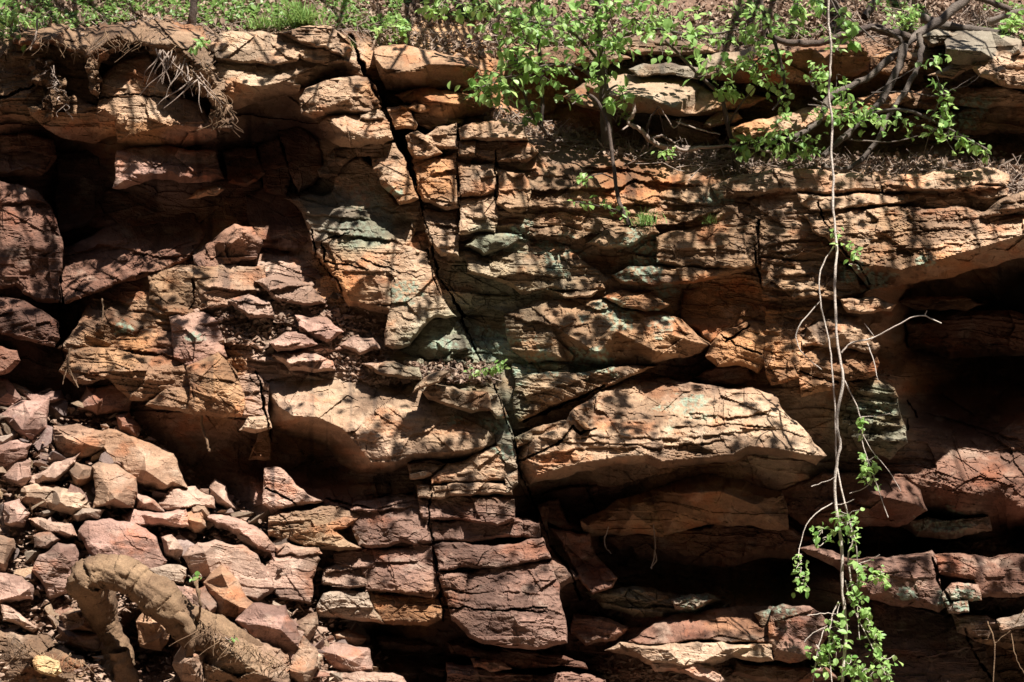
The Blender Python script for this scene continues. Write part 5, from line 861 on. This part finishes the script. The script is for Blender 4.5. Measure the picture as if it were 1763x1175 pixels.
# roots
def roots(name, label, D_, specs, seed, bark=ROOTM, cat='root'): return limb(label, [(D_, D_ + 3, a, b, s) for a, b, s in specs], bark, name, cat, seed=seed)
rt = TB(); org = np.array(W(165, 1000, 120)); rd = random.Random(3)
def rp(s): return [np.array(unproj(*t)) - org for t in pl(s)]
rt.tube(rp('125,1020,118 140,1004,122 158,990,124 185,984,124 215,992,124 245,1008,124 275,1030,124 305,1058,122 340,1085,118 385,1105,112 430,1150,100'), [.03, .058, .082, .066, .078, .064, .086, .07, .092, .085, .11], 0, 44, 8, .004, rd, .022)
rt.tube(rp('150,1000,118 168,1030,104 178,1070,98 192,1100,96 204,1130,96 194,1160,98 178,1195,104'), [.07, .08, .062, .055, .07, .062, .07], 0, 40, 8, .004, rd, .022)
rt.tube(rp('205,1120,108 215,1150,106 225,1190,104'), .045, .05, 10, 5, .004, rd)
rt.tube(rp('140,1004,122 130,1012,124 122,1024,122'), .03, .012, 8, 4, .003, rd)
rt.tube(rp('300,1055,126 325,1075,130 330,1110,128 318,1150,124'), .03, .012, 8, 4, .003, rd)
rt.tube(rp('340,1070,126 345,1040,134 338,1010,132 345,992,130'), .010, .004, 6, 4, .002, rd)
for _ in range(30):
    x_ = rd.uniform(150, 380); y_ = 990 + max(0, x_ - 220) * .6; l_ = rd.uniform(15, 60); rt.tube(rp(f'{x_},{y_},126 {x_+rd.gauss(0,8)},{y_+l_*.5},128 {x_+rd.gauss(0,16)},{y_+l_},124'), .004, .0015, 5, 3, .002, rd)
ro = rt.build('arched_root', ROOTM); ro.location = org; tag(ro, 'thick arched root covered in dry earth at the lower left', 'root', None, 'thing')
sub = ro.modifiers.new('s', 'SUBSURF'); sub.levels = sub.render_levels = 1
tx = bpy.data.textures.new('root_relief', 'CLOUDS'); tx.noise_scale = .035; tx.noise_depth = 4
dm = ro.modifiers.new('d', 'DISPLACE'); dm.texture = tx; dm.strength = .026; dm.mid_level = .5
tx2 = bpy.data.textures.new('root_bark_relief', 'STUCCI'); tx2.noise_scale = .010
dm2 = ro.modifiers.new('e', 'DISPLACE'); dm2.texture = tx2; dm2.strength = .008; dm2.mid_level = .5
roots('hanging_root', 'pale root dangling under the scalloped orange wedge', 12, [(2.6, 2.2, '350,682 347,715 350,740 356,760 360,777')], 51)
roots('creeping_root', 'reddish root creeping along the top of the sloping shelf', -10, [(3, 2, '450,505 420,518 390,522 370,530 345,536 338,545 340,565 332,575 335,588'), (1.5, 1, '340,560 350,575')], 52)
roots('hanging_root', 'thin root dangling in the central hollow', 0, [(1.4, 1, '1124,885 1126,910 1128,945 1122,980'), (1, .8, '1128,950 1130,965 1120,978')], 53, TWIG)
roots('hanging_root', 'short bent rootlet left in the central hollow', 0, [(1.2, .9, '1052,895 1042,925 1042,940 1052,954')], 54, TWIG)
roots('hanging_root', 'short reddish rootlet high on the yellow and brown buttress', 4, [(1.6, 1, '176,515 178,535 176,555')], 55)
roots('hanging_root', 'reddish rootlet at the dark left foot of the wall', 4, [(1.8, 1.2, '120,600 118,630 126,650 135,668'), (1.2, .8, '118,630 112,645 108,662')], 57)
roots('hanging_root', 'tangled roots hanging at the right bottom edge', 20, [(1.5, 1, '1700,1070 1712,1110 1710,1175'), (1, .8, '1712,1108 1740,1085 1763,1050'), (1, .7, '1740,1085 1748,1130 1763,1160')], 56)
# soil that hangs over the cliff at the left, with its roots
so1 = rock('soil_overhang', 'brown crumbling soil lip full of roots hanging over the left cliff', 'soil', 18, '20,62,8 60,50,-4 120,44,-10 180,38,-14 255,28,-16 330,40,-14 357,70,4 366,100 388,136 398,180 398,221 378,222 360,190 344,165 317,140 300,122 282,114 262,96 240,80 204,90 186,106 178,140 172,168 156,152 150,120 148,100 110,84 80,78 40,82', '100,62,22 200,60,30 300,75,32 340,110,34 380,170,30', lam=.1, rough=2.4, ub=8, ud=10, tb=14, td=12, base=(.22, .13, .075), mat_=SOIL, lich=0, sk=0, stain=0, amp=.3, soft=1)
so2 = rock('soil_mound', 'dry brown soil mound with rootlets right of the arched root', 'soil', 128, '330,1075,110 352,1062,106 385,1066,106 420,1085,106 450,1105,104 500,1145,100 520,1200,100 320,1200,110 335,1140,112', '400,1130,134 370,1100,130', lam=.05, rough=1.8, ub=4, tb=14, td=12, base=(.30, .19, .115), mat_=SOIL, lich=0, sk=0, stain=0, amp=.2, soft=1)
so3 = rock('soil_mound', 'low soil mound in the bottom left corner of the scree', 'soil', 138, '-20,1080,110 20,1082,112 60,1095,116 100,1110,116 140,1130,116 160,1160,112 165,1200,112 -20,1200,112', '60,1140,140', lam=.05, rough=1.8, ub=4, tb=14, td=14, base=(.26, .155, .09), mat_=SOIL, lich=0, sk=0, stain=0, amp=.2, soft=1)
so4 = rock('soil_overhang', 'dangling clod of brown earth in front of the dim left block', 'soil', 12, '70,100 88,104 100,130 112,150 118,170 104,186 92,204 78,206 76,180 74,150', '', lam=.1, rough=2.6, ub=8, ud=8, base=(.26, .155, .085), mat_=SOIL, lich=0, sk=0, stain=0, amp=.4, soft=1, back=12)
def fringe(parent, seed, spots, n, ln, mt=TWIG, r=.9):
    rd = random.Random(seed); tb = TB(); org = np.array(parent.location)
    for _ in range(n):
        x0, y0, x1, y1, D_ = rd.choice(spots); t = rd.random(); x = x0 + (x1 - x0) * t + rd.gauss(0, 6); y = y0 + (y1 - y0) * t + rd.gauss(0, 5); l = rd.uniform(.3, 1) * ln; dx = rd.gauss(0, .7) * l
        p = [(x, y, D_), (x + dx * .3 + rd.gauss(0, 3), y + l * .35, D_ + 2), (x + dx * .7 + rd.gauss(0, 4), y + l * .7, D_ + 2), (x + dx, y + l, D_ + rd.uniform(0, 2))]
        tb.tube([np.array(unproj(*q)) - org for q in p], r / 350 * rd.uniform(.6, 1.5), .5 / 350, 4, 3, 0, rd)
    return tb.build('rootlets', mt, parent)
fringe(so1, 1, [(240, 50, 370, 110, 36), (300, 100, 390, 170, 36), (150, 55, 260, 70, 30), (380, 170, 392, 210, 34), (60, 60, 160, 80, 24)], 110, 36, ROOTM, .7)
fringe(so1, 2, [(270, 80, 350, 140, 38)], 26, 70, TWIG, 1.3).name = 'long_roots'
fringe(so2, 3, [(350, 1075, 480, 1140, 132)], 60, 36, ROOTM)
fringe(so3, 4, [(0, 1100, 140, 1140, 140)], 40, 30, ROOTM)
rock('broken_rock', 'hollow yellowish broken stone on the bottom left soil mound', 'rock', 146, '58,1140 66,1130 80,1132 100,1140 104,1156 92,1164 72,1158 62,1152', '', lam=.1, base=(.6, .42, .2), back=10, lich=0, stain=0, sk=0, ub=5)
fringe(so4, 7, [(80, 100, 112, 190, 16)], 16, 26)
# ---------------------------------------------------------------- ground cover, litter (nobody could count it)
rs = np.random.default_rng(77)
def area_pts(n, x0, x1, yf, D_off=1.5):
    x = rs.uniform(x0, x1, n); y = yf(x, n); i = np.clip(np.searchsorted(gx, x), 0, len(gx) - 1); j = np.clip(np.searchsorted(gy, y), 0, len(gy) - 1)
    return unproj(x, y, DSURF[j, i] + rs.uniform(0, 1, n) * D_off), x, y
def topy(x, n):
    lim = np.interp(x, [0, 100, 200, 330, 380, 480, 600, 640, 800, 850, 1200, 1350, 1500, 1600, 1763], [70, 52, 40, 40, 52, 52, 50, 60, 45, 78, 88, 66, 60, 60, 75]); return lim - np.abs(rs.normal(0, 1, n)) * 26 - rs.uniform(0, 30, n)
dens = lambda x, y: fbm(x / 70, y / 26, 700, 3) + .25 * (x < 640) - .5 * np.exp(-((x - 780) ** 2 / 9000 + (y - 62) ** 2 / 500)) - .15 * ((x > 850) & (x < 1250))
P, x, y = area_pts(26000, -60, 1830, topy, 7); k = dens(x, y) > .09; P = P[k][:9500]; print("plants", len(P))
tag(leaves('ground_plants', P, rs.uniform(.012, .034, len(P)), GRASS, rs, None, (LT, LF), 0, .6), 'low green plants covering the slope above the cliff', None, None, 'stuff')
P, x, y = area_pts(15000, -60, 1830, topy, 4); 
P2, _, _ = area_pts(2600, 820, 1790, lambda x, n: np.interp(x, [820, 900, 960, 1060, 1150, 1250, 1400, 1550, 1763], [200, 225, 238, 262, 268, 272, 282, 288, 292]) - np.abs(rs.normal(0, 1, n)) * 14 + 4, 4)
P3, _, _ = area_pts(500, 1690, 1780, lambda x, n: rs.uniform(285, 330, n), 3); P4, _, _ = area_pts(700, 900, 1400, lambda x, n: rs.uniform(88, 112, n), 3); P5, _, _ = area_pts(260, 640, 860, lambda x, n: rs.uniform(625, 655, n), 6); P6, _, _ = area_pts(600, 640, 860, lambda x, n: rs.uniform(60, 100, n), 3)
P = np.concatenate([P, P2, P3, P4, P5, P6])
tag(leaves('leaf_litter', P, rs.uniform(.012, .036, len(P)), LITTER, rs, None, (CT, LF), 0, .9), 'dead brown leaves lying on the ledges and the slope', None, None, 'stuff')
def twigs(name, label, spots, seed, mt=TWIG):
    rd = random.Random(seed); tb = TB()
    for x0, y0, x1, y1, sp, n, ln in spots:
        for _ in range(n):
            t = rd.random(); x = x0 + (x1 - x0) * t; y = y0 + (y1 - y0) * t + rd.gauss(0, sp); p = np.array(unproj(x, y, surf(x, y) + rd.uniform(2, 7))); l = ln / 350 * rd.uniform(.3, 1.2)
            d_ = np.array([rd.gauss(0, 1), rd.gauss(0, .5), rd.gauss(0, .5)]); d_ /= np.linalg.norm(d_); d2 = d_ + np.array([rd.gauss(0, .3) for _ in range(3)])
            r_ = rd.uniform(.0012, .0032); tb.tube([p - d_ * l / 2, p, p + d2 * l / 2], r_, r_ * .6, 4, 2, 0, rd)
    tag(tb.build(name, mt), label, None, None, 'stuff')
twigs('fallen_twigs', 'pale dry twigs strewn over the ledges and slope', [(830, 205, 960, 235, 10, 110, 60), (960, 235, 1130, 265, 9, 130, 55), (1130, 258, 1300, 282, 12, 300, 60), (1300, 275, 1560, 290, 7, 210, 60), (1560, 288, 1763, 296, 6, 90, 60), (1690, 295, 1763, 325, 8, 70, 55),
 (0, 50, 640, 45, 12, 260, 55), (640, 55, 900, 75, 12, 90, 60), (900, 80, 1400, 70, 22, 300, 70), (1400, 60, 1763, 40, 18, 220, 80), (230, 60, 360, 90, 14, 150, 60), (640, 640, 850, 650, 6, 40, 30)], 5)
# grass tuft and small plants that can be told apart
def tuft(name, label, cat, x, y, D_, n, h, w_, seed, mt=GRASS, tpl=(GT, GF), lean=.5):
    r = np.random.default_rng(seed); root = empty(name, W(x, y, D_)); tag(root, label, cat)
    P = np.stack([r.normal(0, w_, n), r.normal(0, w_ * .5, n), r.uniform(-.01, .01, n)], 1)
    az_ = r.uniform(0, 6.28, n); e = np.clip(r.normal(1.1, .35, n), .2, 1.5); t = np.stack([np.cos(az_) * np.cos(e), np.sin(az_) * np.cos(e), np.sin(e)], 1); s_ = np.cross(t, [0, 0, 1.]); s_ /= np.linalg.norm(s_, axis=1)[:, None] + 1e-9
    M = np.stack([s_, t, -np.cross(s_, t)], 2); leaves('blades', P, h * r.uniform(.5, 1.1, n), mt, r, root, tpl, Rm=M); return root
tuft('grass_tuft', 'tall pale green grass tuft above the dark notch', 'grass', 520, 42, -6, 260, .12, .05, 1)
tuft('grass_tuft', 'small grass tuft at the left beside the brown stem', 'grass', 455, 45, -8, 120, .08, .05, 2)
tuft('grass_tuft', 'wispy grass tuft near the foot of the leaning whip', 'grass', 1112, 386, 14, 110, .075, .03, 3)
tuft('grass_tuft', 'tiny grass tuft right of the wispy one on the wall', 'grass', 1222, 384, 10, 40, .05, .02, 4)
tuft('grass_tuft', 'grass hanging over the upper end of the long crack', 'grass', 598, 84, 4, 60, .06, .02, 5)
def herb(label, x, y, D_, n, sp, seed, size=.03):
    return plant('small_plant', label, 'plant', [(D_, D_ + 2, 1.4, 1, f'{x},{y+6} {x+2},{y-4} {x+4},{y-14}'), (D_, D_ + 3, 1.2, .8, f'{x},{y+4} {x-8},{y-6} {x-12},{y-10}')], [(D_ + 3, sp, n, f'{x-10},{y-6} {x+10},{y-10}')], TWIG, LEAF, seed, None, size)
herb('small bright plant on the ledge above the huge pale block', 850, 640, 14, 34, 8, 61, .026)
herb('low seedling left of the bright plant on the same ledge', 815, 648, 14, 14, 8, 62, .02)
herb('small green plant hanging beside the root mat', 345, 82, 34, 30, 8, 63, .03)
herb('bright seedling on the litter ledge by the crooked stick', 1145, 268, 4, 24, 7, 64, .026)
herb('green plant in the leaf litter left of the grey trunk', 1060, 205, -16, 20, 9, 65, .028)
herb('leafy plant at the end of the litter ledge left', 910, 195, -6, 30, 9, 66, .026)
herb('tiny seedling growing on the soil mound by the root', 400, 1108, 136, 6, 4, 67, .02)
herb('green shoot beside the arched root top', 335, 1000, 126, 8, 5, 68, .024)
herb('bushy green plant right of the upper crack', 680, 55, -50, 90, 14, 69, .03)
herb('leafy sprig hanging from the top edge above the lit boulder', 755, 15, -30, 60, 16, 70, .04)
herb('dark green plants in the top left corner', 20, 40, 0, 90, 18, 71, .036)
herb('green bush at the upper right above the fallen log', 1560, 30, -40, 70, 16, 72, .03)
herb('bright leafy plant at the right edge above the bleached slab', 1735, 48, -30, 60, 13, 73, .036)
herb('small plant among twigs left of the vine on the ledge', 1390, 268, 2, 40, 10, 74, .026)
# ---------------------------------------------------------------- trees above the gorge whose branches dapple the wall; added bank that blocks sky light
SHADE = """1130,400,300,90,.55 1080,520,260,80,.55 900,320,150,50,.4 1250,520,120,70,.5 850,900,150,120,.6 690,960,110,110,.5 1560,410,220,50,.5 1380,400,100,90,.45 230,440,130,60,.3 200,580,150,90,.45 370,650,60,60,.4
 60,520,80,110,.55 620,380,80,50,.6 690,470,30,60,.3 660,730,50,60,.2 800,740,60,60,.8 60,120,120,60,1.1 200,150,50,30,.3 460,130,90,40,.35 1380,620,120,90,.55 1500,730,70,80,1.0 1010,720,60,60,.7 950,700,80,60,.5
 900,1060,110,90,.6 1560,1000,170,40,.8 1740,1000,60,60,.8 350,270,90,60,.6 1690,200,110,60,.9 1180,1080,110,40,.8 1500,1120,200,70,.9 290,70,90,40,.3 640,600,60,20,.5 760,590,60,40,.6 1170,160,120,20,.25 790,420,70,60,.4 520,900,60,50,.35 40,250,90,80,1.1 420,640,60,40,.3 1040,350,150,40,.35 950,600,120,60,.5 330,620,60,50,.5 1400,110,150,40,.4
 1690,820,110,60,.9 50,410,60,90,1.0 860,1000,100,60,.35 1000,45,500,30,.3 250,30,300,30,.2"""
sv = np.array(SUN); LP = []; rdn = np.random.default_rng(9)
for t in SHADE.split():
    x, y, rx, ry, dn = map(float, t.split(',')); nt_ = int(dn * rx * ry * 4 / 350 / 350 * (270 if 780 < x < 1480 else 310)); kk = max(3, nt_ // 22)
    cx = rdn.uniform(-1, 1, kk) * rx + x; cy = rdn.uniform(-1, 1, kk) * ry + y; zz0 = unproj(cx, cy, np.zeros(kk))[:, 2]; hh = (4.1 - zz0) / .98 + .35 + rdn.uniform(.2, 1.7, kk)
    c = unproj(cx, cy, np.zeros(kk)) + hh[:, None] * sv
    i = rdn.integers(0, kk, nt_); LP.append(c[i] + rdn.normal(0, 1, (nt_, 3)) * np.array([.11, .13, .06]))
LP = np.concatenate(LP)
xs = (-3.3, -.4, 2.6)
own = np.argmin(np.abs(LP[:, :1] - np.array([[-1.6, .3, 1.9]])), 1)
for q, xt in enumerate(xs):
    base_ = np.array([xt, 1.7, 4.0]); root = empty('overhanging_tree', base_); tag(root, ('leftmost', 'middle', 'rightmost')[q] + ' tree on the slope above the cliff with boughs over the gorge', 'tree')
    A = LP[own == q]; tb = TB(); rd = random.Random(q)
    top = np.array([xt * .9, 1.0, 9.0]); tb.tube([(0, 0, -.6), (0.05, -.1, 2), (top - base_) * .8, top - base_ + (0, 0, 2)], .16, .07, 10, 5, .01, rd)
    for _ in range(16):
        e = A[rd.randrange(len(A))]; st = base_ + np.array([0, -.2, 2.0 + rd.random() * 2.5]); mid = (st + e) / 2 + np.array([rd.gauss(0, .2), 0, .35]); tb.tube([st - base_, mid - base_, e - base_ + (0, 0, .03)], .03, .006, 6, 5, .01, rd)
    tb.build('trunk', BARKG, root)
    leaves('crown', A - base_, rdn.uniform(.032, .075, len(A)), LEAFD, rdn, root, (LT, LF), .3, .5)
wy_ = np.linspace(-1, 1, 90); wz = np.linspace(0, 1, 30); A_, Z_ = np.meshgrid(wy_, wz); an = A_.ravel() * 1.75; zz_ = Z_.ravel()
rr = 24 + 6 * zz_ + 2.5 * fbm(an * 5, zz_ * 6, 3, 4); Vw = np.stack([np.sin(an) * rr, -4 - np.cos(an) * rr, zz_ * 30 + 2 * fbm(an * 7, zz_ * 3, 8, 3) - .5], 1)
WD = rock_mat('sky_blocker_green', False, (.04, .075, .025), (.02, .035, .015), bump=1, fine=3)
tag(mk('added_sky_blocker', Vw, grid_quads(30, 90), WD), 'unseen dark green bank added opposite the cliff to block low sky light', None, None, 'stuff')  # added out of view behind the camera to cut low sky light
